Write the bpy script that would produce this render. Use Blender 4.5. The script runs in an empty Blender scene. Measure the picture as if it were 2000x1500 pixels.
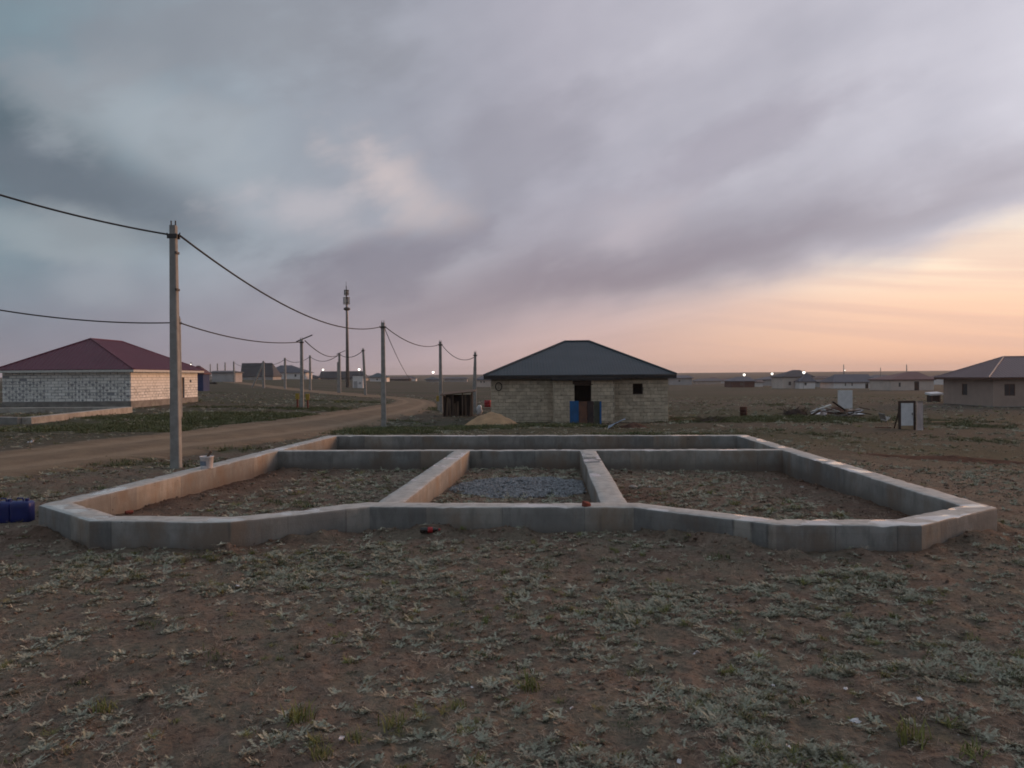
import bpy, math, random
import numpy as np
from mathutils import Vector, Matrix, noise as mnoise

random.seed(7)
rng = np.random.default_rng(7)
R = math.radians
scene = bpy.context.scene
COL = scene.collection

# ------------------------------------------------------------------ camera
F = 1502.0                                   # focal length in pixels of a 2000 px wide frame
CAM = Vector((0.0, 0.0, 2.5))
PITCH, ROLL = R(-0.572), R(0.43)
_f = Vector((0, math.cos(PITCH), math.sin(PITCH)))
_r0 = Vector((1, 0, 0))
_u0 = _r0.cross(_f)
RIGHT = _r0 * math.cos(ROLL) - _u0 * math.sin(ROLL)
UP = RIGHT.cross(_f)
FWD = _f
cd = bpy.data.cameras.new('camera')
cam = bpy.data.objects.new('camera', cd)
COL.objects.link(cam)
cam.matrix_world = Matrix(((RIGHT.x, UP.x, -FWD.x, CAM.x), (RIGHT.y, UP.y, -FWD.y, CAM.y),
                           (RIGHT.z, UP.z, -FWD.z, CAM.z), (0, 0, 0, 1)))
cd.sensor_width = 36.0
cd.lens = 36.0 * F / 2000.0
cd.clip_start = 0.1
cd.clip_end = 20000
scene.camera = cam


def ray(px, py):
    return FWD + RIGHT * ((px - 1000) / F) + UP * ((750 - py) / F)


def at(px, py, depth):
    """world point at a given distance ahead of the camera"""
    return CAM + ray(px, py) * depth


def at_z(px, py, z):
    d = ray(px, py)
    return CAM + d * ((z - CAM.z) / d.z)


def s2l(c):
    c = c / 255.0
    return c / 12.92 if c <= 0.04045 else ((c + 0.055) / 1.055) ** 2.4


def S(*rgb):
    return (s2l(rgb[0]), s2l(rgb[1]), s2l(rgb[2]), 1.0)


# ------------------------------------------------------------------ node helper
class N:
    def __init__(self, tree):
        self.t = tree
        tree.nodes.clear()

    def n(self, kind, **kw):
        nd = self.t.nodes.new(kind)
        for k, v in kw.items():
            setattr(nd, k, v)
        return nd

    def set(self, sock, v):
        if isinstance(v, bpy.types.NodeSocket):
            self.t.links.new(v, sock)
        elif v is not None:
            if isinstance(v, (tuple, list)) and sock.type == 'VECTOR' and len(v) == 4:
                v = v[:3]
            sock.default_value = v

    def math(self, op, a, b=None, c=None, clamp=False):
        nd = self.n('ShaderNodeMath', operation=op, use_clamp=clamp)
        self.set(nd.inputs[0], a)
        if b is not None:
            self.set(nd.inputs[1], b)
        if c is not None:
            self.set(nd.inputs[2], c)
        return nd.outputs[0]

    def vmath(self, op, a, b=None, out=0):
        nd = self.n('ShaderNodeVectorMath', operation=op)
        self.set(nd.inputs[0], a)
        if b is not None:
            self.set(nd.inputs[1], b)
        return nd.outputs['Value'] if op in ('DOT_PRODUCT', 'LENGTH', 'DISTANCE') else nd.outputs[0]

    def step(self, v, a, b, lo=0.0, hi=1.0, smooth=True):
        nd = self.n('ShaderNodeMapRange', interpolation_type='SMOOTHSTEP' if smooth else 'LINEAR')
        nd.clamp = True
        self.set(nd.inputs[0], v)
        nd.inputs[1].default_value = a
        nd.inputs[2].default_value = b
        nd.inputs[3].default_value = lo
        nd.inputs[4].default_value = hi
        return nd.outputs[0]

    def mix(self, fac, a, b, mode='MIX'):
        nd = self.n('ShaderNodeMix', data_type='RGBA', blend_type=mode)
        self.set(nd.inputs[0], fac)
        self.set(nd.inputs[6], a)
        self.set(nd.inputs[7], b)
        return nd.outputs[2]

    def ramp(self, fac, stops, interp='LINEAR'):
        nd = self.n('ShaderNodeValToRGB')
        cr = nd.color_ramp
        cr.interpolation = interp
        while len(cr.elements) > len(stops):
            cr.elements.remove(cr.elements[-1])
        while len(cr.elements) < len(stops):
            cr.elements.new(0.5)
        for e, (p, c) in zip(cr.elements, stops):
            e.position = p
            e.color = c if len(c) == 4 else (*c, 1)
        self.set(nd.inputs[0], fac)
        return nd.outputs[0]

    def noise(self, vec, scale, detail=4, rough=0.5, dist=0.0, out=0):
        nd = self.n('ShaderNodeTexNoise')
        if vec is not None:
            self.set(nd.inputs['Vector'], vec)
        nd.inputs['Scale'].default_value = scale
        nd.inputs['Detail'].default_value = detail
        nd.inputs['Roughness'].default_value = rough
        nd.inputs['Distortion'].default_value = dist
        return nd.outputs[out]

    def mapping(self, vec, scale=(1, 1, 1), rot=(0, 0, 0), loc=(0, 0, 0)):
        nd = self.n('ShaderNodeMapping')
        self.set(nd.inputs[0], vec)
        nd.inputs['Scale'].default_value = scale
        nd.inputs['Rotation'].default_value = rot
        nd.inputs['Location'].default_value = loc
        return nd.outputs[0]

    def bump(self, h, strength, dist):
        nd = self.n('ShaderNodeBump')
        nd.inputs['Strength'].default_value = strength
        nd.inputs['Distance'].default_value = dist
        self.set(nd.inputs['Height'], h)
        return nd.outputs[0]


# ------------------------------------------------------------------ world: dusk sky with cloud banks
SUN_AZ, SUN_EL = R(58), R(9)
world = bpy.data.worlds.new('World')
scene.world = world
world.use_nodes = True
world.cycles.sampling_method = 'MANUAL'
world.cycles.sample_map_resolution = 256
w = N(world.node_tree)
tc = w.n('ShaderNodeTexCoord')
D = tc.outputs['Generated']
sep = w.n('ShaderNodeSeparateXYZ')
w.set(sep.inputs[0], D)
X, Y, Z = sep.outputs
el = w.math('MAXIMUM', Z, 0.0)
# how far from the sunset, 1 = straight at it
cx = w.n('ShaderNodeCombineXYZ')
w.set(cx.inputs[0], X)
w.set(cx.inputs[1], Y)
hd = w.vmath('NORMALIZE', cx.outputs[0])
saz = R(42)
g = w.vmath('DOT_PRODUCT', hd, (math.sin(saz), math.cos(saz), 0))
g01 = w.math('MULTIPLY_ADD', g, 0.5, 0.5)
# position on a flat cloud deck, streaks running towards the left of the view
den = w.math('ADD', el, 0.10)
px_ = w.math('DIVIDE', X, den)
py_ = w.math('DIVIDE', Y, den)
cp = w.n('ShaderNodeCombineXYZ')
w.set(cp.inputs[0], px_)
w.set(cp.inputs[1], py_)
deck = cp.outputs[0]
st = w.mapping(w.mapping(deck, rot=(0, 0, R(62))), scale=(0.22, 0.75, 1))
n_big = w.noise(st, 0.9, 3, 0.5, 0.4)
n_fine = w.noise(w.mapping(w.mapping(deck, rot=(0, 0, R(56))), scale=(0.3, 1.3, 1), loc=(3, 1, 0)), 2.0, 3, 0.5, 0.3)
n_puff = w.noise(D, 5.0, 3, 0.5, 0.0)
n_det = w.noise(w.mapping(w.mapping(D, rot=(0, R(18), 0)), scale=(1, 1, 2.2)), 8.0, 5, 0.58, 0.0)
n_warp = w.noise(w.mapping(D, loc=(4, 2, 1)), 3.0, 2, 0.5)


def gg(a):
    return (math.cos(R(a) - saz) + 1) / 2


c_up = w.ramp(g01, [(0.0, S(142, 148, 156)), (gg(-60), S(118, 134, 144)), (gg(-32), S(120, 138, 148)), (gg(-14), S(148, 154, 164)),
                    (gg(3), S(170, 168, 179)), (gg(20), S(182, 180, 190)), (gg(36), S(198, 196, 206))])
c_lo = w.ramp(g01, [(0.0, S(134, 138, 148)), (gg(-60), S(124, 127, 139)), (gg(-32), S(132, 134, 148)), (gg(-18), S(152, 145, 157)),
                    (gg(-6), S(183, 164, 168)), (gg(8), S(204, 170, 160)), (gg(20), S(234, 190, 160)), (gg(36), S(242, 192, 156))])
hmix = w.step(w.math('ADD', el, w.math('MULTIPLY', w.math('SUBTRACT', n_warp, 0.5), 0.05)), 0.0, 0.17)
sky = w.mix(hmix, c_lo, c_up)
# broad light and dark in the deck
tone = w.math('ADD', w.math('MULTIPLY', w.math('SUBTRACT', n_big, 0.5), 0.9), w.math('MULTIPLY', w.math('SUBTRACT', n_fine, 0.5), 0.35))
tone = w.math('ADD', tone, w.math('MULTIPLY', w.math('SUBTRACT', n_puff, 0.5), 0.45))
tone = w.math('ADD', tone, w.math('MULTIPLY', w.math('SUBTRACT', n_det, 0.5), 0.26))
amp = w.step(el, 0.0, 0.16, 0.25, 1.0)
sky = w.mix(1.0, sky, w.ramp(w.math('MULTIPLY_ADD', w.math('MULTIPLY', tone, amp), 1.0, 0.5),
                             [(0.0, (0.55, 0.57, 0.62)), (0.5, (0.96, 0.96, 0.97)), (1.0, (1.42, 1.42, 1.38))]), 'MULTIPLY')


def circle_side(p, q):
    """signed distance from the great circle through two sky points (positive above)"""
    n = ray(*p).normalized().cross(ray(*q).normalized()).normalized()
    if n.z < 0:
        n = -n
    return w.vmath('DOT_PRODUCT', D, tuple(n))


wob = w.math('ADD', w.math('MULTIPLY', w.math('SUBTRACT', n_warp, 0.5), 0.09), w.math('MULTIPLY', w.math('SUBTRACT', n_det, 0.5), 0.06))
right = w.step(w.vmath('DOT_PRODUCT', hd, (1, 0, 0)), 0.06, 0.50)
# long grey bank, sloping from the upper right down to the horizon
lowe = w.math('ADD', circle_side((1150, 632), (2000, 430)), wob)
upe = w.math('ADD', circle_side((800, 480), (2000, 310)), wob)
bank = w.math('MULTIPLY', w.step(lowe, -0.005, 0.06), w.step(upe, 0.06, -0.09))
sky = w.mix(w.math('MULTIPLY', bank, w.step(g01, gg(-18), gg(14), 0.25, 0.85)), sky, S(128, 118, 129))
# clear strip under the bank, glowing
gap = w.math('MULTIPLY', w.step(lowe, 0.03, -0.035), right)
streak = w.step(w.noise(w.mapping(w.mapping(D, rot=(0, R(-7), 0)), scale=(1.2, 1.2, 26)), 1.5, 3, 0.55, 0.0), 0.42, 0.66)
gapc = w.ramp(el, [(0.0, S(234, 180, 154)), (0.035, S(242, 194, 165)), (0.08, S(250, 208, 178)), (0.14, S(255, 238, 214)), (0.175, S(255, 232, 206)), (0.21, S(236, 190, 180)), (0.3, S(225, 200, 198))])
gapc = w.mix(w.math('MULTIPLY', streak, 0.45), gapc, S(214, 174, 162))
gapc = w.mix(w.step(g01, gg(10), gg(30), 0.45, 0.0), gapc, S(208, 176, 170))
sky = w.mix(w.math('MULTIPLY', gap, 0.95), sky, gapc)


def blob(p, rx, ry, tilt, col, amount, warp=0.5):
    """soft patch of lighter or darker cloud about a sky point; radii in frame pixels"""
    global sky
    c = ray(*p).normalized()
    hz = Vector((c.y, -c.x, 0)).normalized()
    vt = hz.cross(c).normalized()
    a = hz * math.cos(R(tilt)) + vt * math.sin(R(tilt))
    b = -hz * math.sin(R(tilt)) + vt * math.cos(R(tilt))
    da = w.math('DIVIDE', w.vmath('DOT_PRODUCT', D, tuple(a)), rx / F)
    db = w.math('DIVIDE', w.vmath('DOT_PRODUCT', D, tuple(b)), ry / F)
    r = w.math('SQRT', w.math('ADD', w.math('MULTIPLY', da, da), w.math('MULTIPLY', db, db)))
    r = w.math('ADD', r, w.math('ADD', w.math('MULTIPLY', w.math('SUBTRACT', n_puff, 0.5), 1.6 * warp), w.math('MULTIPLY', w.math('SUBTRACT', n_det, 0.5), 1.7 * warp)))
    m = w.math('MULTIPLY', w.step(r, 1.0, 0.15), w.math('GREATER_THAN', w.vmath('DOT_PRODUCT', D, tuple(c)), 0.3))
    sky = w.mix(w.math('MULTIPLY', m, amount), sky, col)


blob((0, 275), 330, 130, -16, S(84, 98, 108), 0.9, 0.9)
blob((240, 400), 360, 90, -14, S(106, 114, 125), 0.6, 1.0)
blob((330, 250), 300, 110, -14, S(164, 171, 178), 0.55, 1.0)
blob((760, 350), 190, 90, -28, S(198, 186, 186), 0.8, 1.1)
blob((610, 405), 180, 75, 6, S(182, 178, 184), 0.7, 1.1)
blob((90, 462), 210, 60, -5, S(152, 160, 166), 0.6, 1.0)
blob((185, 552), 120, 50, 0, S(150, 156, 165), 0.55, 1.0)
blob((1215, 455), 190, 90, 18, S(186, 178, 186), 0.6, 1.1)
blob((1020, 270), 330, 140, 24, S(140, 138, 149), 0.42, 0.9)
blob((760, 520), 330, 70, 12, S(122, 118, 131), 0.6, 1.0)
blob((1420, 290), 320, 70, 20, S(148, 142, 155), 0.45, 0.9)
blob((420, 70), 420, 120, 8, S(132, 134, 142), 0.5, 1.1)
# an overcast deck is brightest overhead
zen = w.step(el, 0.42, 1.0, 1.0, 1.45)
sky = w.vmath('MULTIPLY', sky, w.vmath('SCALE', (1, 1, 1)))
sky.node.inputs[1].links[0].from_node.inputs['Scale'].default_value = 1.0
w.set(sky.node.inputs[1].links[0].from_node.inputs['Scale'], zen)
nish = w.n('ShaderNodeTexSky', sky_type='NISHITA')
nish.sun_disc = False
nish.sun_elevation = SUN_EL
nish.sun_rotation = SUN_AZ
bg1 = w.n('ShaderNodeBackground')
w.set(bg1.inputs[0], nish.outputs[0])
bg1.inputs[1].default_value = 0.05
bg2 = w.n('ShaderNodeBackground')
w.set(bg2.inputs[0], sky)
bg2.inputs[1].default_value = 1.2
mixs = w.n('ShaderNodeMixShader')                # cloud deck covers nearly all of the clear sky
mixs.inputs[0].default_value = 0.94
w.t.links.new(bg1.outputs[0], mixs.inputs[1])
w.t.links.new(bg2.outputs[0], mixs.inputs[2])
wo = w.n('ShaderNodeOutputWorld')
w.t.links.new(mixs.outputs[0], wo.inputs[0])

sl = bpy.data.lights.new('sun', 'SUN')
sl.energy = 2.3
sl.angle = R(26)
sl.color = (1.0, 0.50, 0.24)
sun = bpy.data.objects.new('sun', sl)
COL.objects.link(sun)
sdir = Vector((math.sin(SUN_AZ) * math.cos(SUN_EL), math.cos(SUN_AZ) * math.cos(SUN_EL), math.sin(SUN_EL)))
sun.rotation_euler = (-sdir).to_track_quat('-Z', 'Y').to_euler()
sun.location = (30, 20, 30)

scene.view_settings.view_transform = 'Standard'
scene.view_settings.look = 'None'
scene.view_settings.gamma = 1.0
scene.view_settings.exposure = 0.0
scene.view_settings.use_curve_mapping = False
scene.render.engine = 'CYCLES'
scene.cycles.max_bounces = 4
scene.cycles.diffuse_bounces = 2
scene.cycles.pixel_filter_type = 'BLACKMAN_HARRIS'
scene.cycles.filter_width = 1.75
scene.cycles.use_adaptive_sampling = True
scene.cycles.adaptive_threshold = 0.02


# ------------------------------------------------------------------ materials
MATS = {}


def mat(name, c1, c2=None, scale=4.0, rough=0.85, bump=0.0, bscale=None, detail=5, metallic=0.0, spec=0.3, lo=0.35, hi=0.65, c3=None,
        c3scale=1.0, c3lo=0.55, c3hi=0.75, rand=0.0, stretch=(1, 1, 1), bdist=0.02):
    if name in MATS:
        return MATS[name]
    m = bpy.data.materials.new(name)
    m.use_nodes = True
    k = N(m.node_tree)
    p = k.n('ShaderNodeBsdfPrincipled')
    o = k.n('ShaderNodeOutputMaterial')
    k.t.links.new(p.outputs[0], o.inputs[0])
    oi = k.n('ShaderNodeObjectInfo')
    v = k.mapping(k.n('ShaderNodeNewGeometry').outputs['Position'], scale=stretch)
    c2 = c2 or tuple(x * 0.7 for x in c1[:3]) + (1,)
    nf = k.noise(v, scale, detail, 0.6)
    col = k.mix(k.step(nf, lo, hi), c1, c2)
    if c3 is not None:
        col = k.mix(k.step(k.noise(k.mapping(v, loc=(5, 3, 9)), c3scale, 4, 0.6), c3lo, c3hi), col, c3)
    if rand:
        hs = k.n('ShaderNodeHueSaturation')
        k.set(hs.inputs['Color'], col)
        k.set(hs.inputs['Value'], k.math('MULTIPLY_ADD', oi.outputs['Random'], rand * 2, 1 - rand))
        col = hs.outputs[0]
    k.set(p.inputs['Base Color'], col)
    p.inputs['Roughness'].default_value = rough
    p.inputs['Metallic'].default_value = metallic
    p.inputs['Specular IOR Level'].default_value = spec
    if bump:
        k.set(p.inputs['Normal'], k.bump(k.noise(v, bscale or scale * 4, 5, 0.6), bump, bdist))
    MATS[name] = m
    return m


def c(r, g_, b):
    return (r, g_, b, 1.0)


def concrete_mat(name, base, dark, stain, pits=True):
    m = bpy.data.materials.new(name)
    m.use_nodes = True
    k = N(m.node_tree)
    p = k.n('ShaderNodeBsdfPrincipled')
    o = k.n('ShaderNodeOutputMaterial')
    k.t.links.new(p.outputs[0], o.inputs[0])
    geo = k.n('ShaderNodeNewGeometry')
    P = geo.outputs['Position']
    nz = k.n('ShaderNodeSeparateXYZ')
    k.set(nz.inputs[0], geo.outputs['Normal'])
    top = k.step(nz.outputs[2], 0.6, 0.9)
    n1 = k.noise(P, 1.1, 6, 0.62)
    n2 = k.noise(k.mapping(P, scale=(1, 1, 0.35)), 5.5, 5, 0.6)
    n3 = k.noise(P, 38, 3, 0.6)
    col = k.mix(k.step(n1, 0.36, 0.66), base, dark)
    col = k.mix(k.step(n2, 0.46, 0.68, 0, 0.65), col, tuple(x * 0.5 for x in base[:3]) + (1,))
    col = k.mix(k.step(k.noise(k.mapping(P, loc=(7, 3, 2), scale=(1, 1, 0.5)), 0.9, 6, 0.68), 0.46, 0.64, 0, 0.9), col, stain)
    # pour lines, faint level bands left by the boards of the form
    sp = k.n('ShaderNodeSeparateXYZ')
    k.set(sp.inputs[0], P)
    band = k.math('FRACT', k.math('MULTIPLY', k.math('ADD', sp.outputs[2], k.math('MULTIPLY', n1, 0.03)), 6.5))
    line = k.math('MULTIPLY', k.step(band, 0.0, 0.06, 1, 0), k.math('SUBTRACT', 1.0, top))
    col = k.mix(k.math('MULTIPLY', line, 0.35), col, tuple(x * 0.4 for x in base[:3]) + (1,))
    # plywood panels of the form: slight change of tone from one to the next, a seam between
    run = k.n('ShaderNodeAttribute', attribute_name='run').outputs['Fac']
    rn1 = k.n('ShaderNodeTexNoise', noise_dimensions='1D')
    k.set(rn1.inputs['W'], run)
    rn1.inputs['Scale'].default_value = 0.45
    cell = k.math('DIVIDE', k.math('ADD', run, k.math('MULTIPLY', rn1.outputs[0], 2.6)), 1.5)
    wn = k.n('ShaderNodeTexWhiteNoise', noise_dimensions='1D')
    k.set(wn.inputs['W'], k.math('FLOOR', cell))
    side = k.math('SUBTRACT', 1.0, top)
    col = k.mix(side, col, k.mix(1.0, col, k.ramp(wn.outputs[0], [(0, (0.74, 0.76, 0.78)), (0.5, (1, 1, 1)), (1, (1.22, 1.16, 1.08))]), 'MULTIPLY'))
    fr_ = k.math('FRACT', cell)
    seam = k.math('MULTIPLY', k.step(k.math('ABSOLUTE', k.math('SUBTRACT', fr_, 0.5)), 0.488, 0.497), side)
    col = k.mix(k.math('MULTIPLY', seam, k.step(n2, 0.35, 0.6, 0.1, 0.75)), col, tuple(x * 0.3 for x in base[:3]) + (1,))
    drip = k.noise(k.mapping(P, scale=(1, 1, 0.12)), 9, 3, 0.6)
    col = k.mix(k.math('MULTIPLY', k.step(drip, 0.56, 0.74, 0, 0.38), side), col, tuple(x * 0.5 for x in dark[:3]) + (1,))
    # splashed soil near the ground
    mud = k.math('MULTIPLY', k.step(k.math('ADD', sp.outputs[2], k.math('MULTIPLY', n2, 0.2)), 0.30, 0.04), k.math('SUBTRACT', 1.0, top))
    col = k.mix(k.math('MULTIPLY', mud, 0.6), col, c(0.10, 0.075, 0.06))
    pit = k.math('MULTIPLY', k.step(k.noise(k.mapping(P, scale=(1.0, 1.0, 1.7), loc=(2, 8, 4)), 4.5, 4, 0.6), 0.70, 0.74), k.math('SUBTRACT', 1.0, top))
    col = k.mix(k.math('MULTIPLY', pit, 0.75), col, c(0.035, 0.034, 0.034))
    # smooth skins of cement on the top, the rest sandy
    skin = k.math('MULTIPLY', k.step(k.noise(k.mapping(P, loc=(1.5, 0.3, 0)), 1.15, 3, 0.45, 0.3), 0.55, 0.575), top)
    rough = k.math('SUBTRACT', 0.72, k.math('MULTIPLY', skin, 0.66))
    col = k.mix(k.math('MULTIPLY', skin, 0.5), col, c(0.52, 0.51, 0.49))
    col = k.mix(k.math('MULTIPLY', top, 0.7), col, k.mix(k.step(n2, 0.35, 0.7), c(0.50, 0.485, 0.455), c(0.33, 0.315, 0.29)))  # top faces painted paler, the skylight on them put into the colour
    k.set(p.inputs['Base Color'], col)
    k.set(p.inputs['Roughness'], rough)
    k.set(p.inputs['Specular IOR Level'], k.math('MULTIPLY_ADD', skin, 0.4, 0.5))
    hgt = k.math('ADD', k.math('MULTIPLY', n3, 0.4), k.math('SUBTRACT', n2, k.math('MULTIPLY', pit, 0.6)))
    nb = k.n('ShaderNodeBump')
    k.set(nb.inputs['Strength'], k.math('SUBTRACT', 0.6, k.math('MULTIPLY', skin, 0.59)))
    nb.inputs['Distance'].default_value = 0.02
    k.set(nb.inputs['Height'], hgt)
    k.set(p.inputs['Normal'], nb.outputs[0])
    MATS[name] = m
    return m


def ground_mat():
    m = bpy.data.materials.new('dry_steppe_soil')
    m.use_nodes = True
    k = N(m.node_tree)
    p = k.n('ShaderNodeBsdfPrincipled')
    o = k.n('ShaderNodeOutputMaterial')
    k.t.links.new(p.outputs[0], o.inputs[0])
    P = k.n('ShaderNodeNewGeometry').outputs['Position']
    at_ = k.n('ShaderNodeAttribute', attribute_name='cover')
    sp = k.n('ShaderNodeSeparateColor')
    k.set(sp.inputs[0], at_.outputs['Color'])
    green, dug, far = sp.outputs
    n1 = k.noise(P, 0.55, 6, 0.65)
    n2 = k.noise(P, 3.3, 6, 0.65)
    n3 = k.noise(P, 17, 5, 0.7)
    soil = k.mix(k.step(n1, 0.35, 0.65), c(0.192, 0.140, 0.107), c(0.130, 0.097, 0.076))
    soil = k.mix(k.step(n2, 0.45, 0.7), soil, c(0.225, 0.175, 0.14))
    soil = k.mix(k.step(n3, 0.47, 0.66, 0, 0.8), soil, c(0.055, 0.040, 0.034))
    lich = k.mix(k.step(n3, 0.35, 0.65), c(0.175, 0.155, 0.118), c(0.110, 0.102, 0.080))
    soil = k.mix(k.math('MULTIPLY', k.step(k.noise(k.mapping(P, loc=(9, 2, 0)), 1.4, 5, 0.7), 0.42, 0.60), 0.78), soil, lich)
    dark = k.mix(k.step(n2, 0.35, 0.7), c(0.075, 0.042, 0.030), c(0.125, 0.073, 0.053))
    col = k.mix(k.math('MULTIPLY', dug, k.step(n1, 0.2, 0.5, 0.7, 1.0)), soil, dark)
    # distant steppe: brown and dull green sheets
    Pf = k.mapping(P, scale=(0.35, 1, 1))
    f1 = k.noise(Pf, 0.045, 5, 0.6)
    f2 = k.noise(Pf, 0.35, 5, 0.65)
    field = k.mix(k.step(f1, 0.38, 0.62), c(0.086, 0.072, 0.056), c(0.058, 0.062, 0.038))
    field = k.mix(k.step(f2, 0.45, 0.7, 0, 0.6), field, c(0.050, 0.048, 0.034))
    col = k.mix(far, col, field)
    grass = k.mix(k.step(n2, 0.35, 0.65), c(0.056, 0.068, 0.034), c(0.070, 0.072, 0.042))
    grass = k.mix(k.step(f2, 0.4, 0.65, 0, 0.5), grass, c(0.035, 0.055, 0.028))
    gm = k.step(k.math('ADD', green, k.math('MULTIPLY', k.math('SUBTRACT', k.noise(P, 0.8, 5, 0.65), 0.5), 0.9)), 0.3, 0.75)
    col = k.mix(k.math('MULTIPLY', gm, k.step(green, 0.02, 0.2)), col, grass)
    k.set(p.inputs['Base Color'], col)
    p.inputs['Roughness'].default_value = 0.95
    p.inputs['Specular IOR Level'].default_value = 0.1
    k.set(p.inputs['Normal'], k.bump(k.math('ADD', k.math('MULTIPLY', n3, 0.5), n2), 1.0, 0.09))
    return m


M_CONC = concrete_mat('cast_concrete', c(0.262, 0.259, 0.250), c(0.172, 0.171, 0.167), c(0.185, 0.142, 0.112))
M_GROUND = ground_mat()
M_ROAD = mat('packed_road_dirt', c(0.20, 0.145, 0.098), c(0.155, 0.112, 0.078), 0.8, 0.95, 0.6, 9, spec=0.1, c3=c(0.13, 0.095, 0.07), c3scale=2.5,
             stretch=(1, 1, 1), bdist=0.05)
M_POLE = mat('pole_concrete', c(0.30, 0.295, 0.285), c(0.22, 0.215, 0.21), 3, 0.85, 0.3, 25)
M_DARKMETAL = mat('dark_metal', c(0.045, 0.045, 0.05), c(0.08, 0.07, 0.06), 6, 0.6, metallic=0.3)
M_GREYMETAL = mat('galvanised_metal', c(0.25, 0.26, 0.27), c(0.18, 0.18, 0.19), 6, 0.5, metallic=0.6)
M_WIRE = mat('cable_sheath', c(0.03, 0.03, 0.032), c(0.045, 0.045, 0.045), 5, 0.7)
M_STONE = mat('shell_limestone', c(0.54, 0.46, 0.355), c(0.41, 0.35, 0.27), 2.2, 0.95, 0.6, 14, rand=0.13, c3=c(0.24, 0.205, 0.165), c3scale=5, c3lo=0.55, c3hi=0.75)
M_MORTAR = mat('grey_mortar', c(0.25, 0.22, 0.18), c(0.18, 0.16, 0.135), 6, 0.95, 0.4, 30)
M_WHITEBLOCK = mat('white_aerated_block', c(0.78, 0.77, 0.75), c(0.68, 0.67, 0.64), 2.0, 0.95, 0.3, 20, rand=0.10, c3=c(0.34, 0.25, 0.17), c3scale=1.2, c3lo=0.64, c3hi=0.8)
M_MORTARDK = mat('dark_block_glue', c(0.32, 0.33, 0.35), c(0.26, 0.265, 0.28), 6, 0.95)
M_PLINTH = mat('plinth_concrete', c(0.24, 0.23, 0.215), c(0.17, 0.16, 0.15), 1.6, 0.9, 0.3, 12)
M_ROOFSLATE = mat('slate_blue_metal_tile', c(0.020, 0.033, 0.043), c(0.026, 0.040, 0.052), 0.6, 0.62, 0.3, 3.0, metallic=0.0, spec=0.45, stretch=(1, 1, 3))
M_ROOFWINE = mat('wine_red_sheet', c(0.085, 0.010, 0.028), c(0.10, 0.014, 0.035), 0.5, 0.5, spec=0.45)
M_ROOFROSE = mat('weathered_maroon_sheet', c(0.105, 0.066, 0.072), c(0.125, 0.08, 0.085), 0.5, 0.5, spec=0.45)
M_FASCIAW = mat('white_painted_board', c(0.55, 0.54, 0.52), c(0.46, 0.45, 0.43), 4, 0.7)
M_FASCIAD = mat('black_brown_board', c(0.022, 0.021, 0.022), c(0.035, 0.03, 0.03), 4, 0.8)
M_WOOD = mat('weathered_wood', c(0.16, 0.105, 0.075), c(0.105, 0.07, 0.052), 5, 0.9, 0.4, 30, stretch=(1, 1, 0.2), rand=0.2)
M_WOODLT = mat('pale_raw_timber', c(0.36, 0.26, 0.165), c(0.28, 0.20, 0.13), 5, 0.85, 0.2, 30)
M_WOODDK = mat('dark_rotten_timber', c(0.055, 0.036, 0.03), c(0.035, 0.026, 0.024), 5, 0.95, 0.4, 30, rand=0.2)
M_SAND = mat('builders_sand', c(0.44, 0.29, 0.17), c(0.33, 0.22, 0.135), 1.4, 0.95, 0.8, 9, spec=0.1, bdist=0.05)
M_SOILPILE = mat('dug_soil', c(0.10, 0.055, 0.042), c(0.065, 0.038, 0.03), 2.2, 0.98, 1.0, 9, spec=0.05, bdist=0.06)
M_GRAVEL = mat('grey_gravel_base', c(0.20, 0.21, 0.23), c(0.14, 0.15, 0.165), 9, 0.95, 1.0, 30, spec=0.2)
M_WHITE = mat('white_sheet', c(0.62, 0.63, 0.66), c(0.54, 0.55, 0.58), 3, 0.6)
M_PAPER = mat('white_plastic_scrap', c(0.70, 0.69, 0.72), c(0.60, 0.59, 0.62), 20, 0.6)
M_VOID = mat('dark_interior', c(0.02, 0.018, 0.017), c(0.012, 0.012, 0.012), 3, 0.95)  # near-black: the shade of unlit rooms put into the colour
M_GLASS = mat('window_glass', c(0.03, 0.035, 0.045), c(0.04, 0.045, 0.055), 2, 0.12, spec=0.6)
M_BLUE = mat('blue_plastic', c(0.010, 0.018, 0.13), c(0.009, 0.015, 0.10), 6, 0.45, spec=0.4)
M_BLUEPANEL = mat('blue_painted_sheet', c(0.012, 0.095, 0.26), c(0.010, 0.075, 0.20), 2, 0.6)
M_BROWNPANEL = mat('rust_brown_sheet', c(0.16, 0.075, 0.05), c(0.10, 0.055, 0.042), 2.5, 0.85)
M_BLACKPANEL = mat('black_brown_sheet', c(0.035, 0.026, 0.03), c(0.05, 0.036, 0.036), 2.5, 0.85)
M_GREENPANEL = mat('dull_green_sheet', c(0.07, 0.08, 0.062), c(0.05, 0.052, 0.045), 2.5, 0.85)
M_RED = mat('red_plastic', c(0.34, 0.022, 0.028), c(0.26, 0.02, 0.022), 5, 0.5)
M_BRICK = mat('red_brick_clay', c(0.20, 0.05, 0.035), c(0.14, 0.04, 0.03), 8, 0.9, 0.3, 40)
M_COLA = mat('dark_bottle', c(0.012, 0.008, 0.008), c(0.02, 0.012, 0.01), 5, 0.15, spec=0.5)
M_YELLOW = mat('yellow_paint', c(0.36, 0.25, 0.04), c(0.30, 0.21, 0.04), 4, 0.7)
M_TARP = mat('pale_blue_tarp', c(0.20, 0.25, 0.32), c(0.15, 0.19, 0.25), 3, 0.6, 0.5, 8)
M_RUST = mat('rusty_drum', c(0.075, 0.030, 0.022), c(0.05, 0.022, 0.018), 4, 0.9, 0.2, 20)


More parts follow.
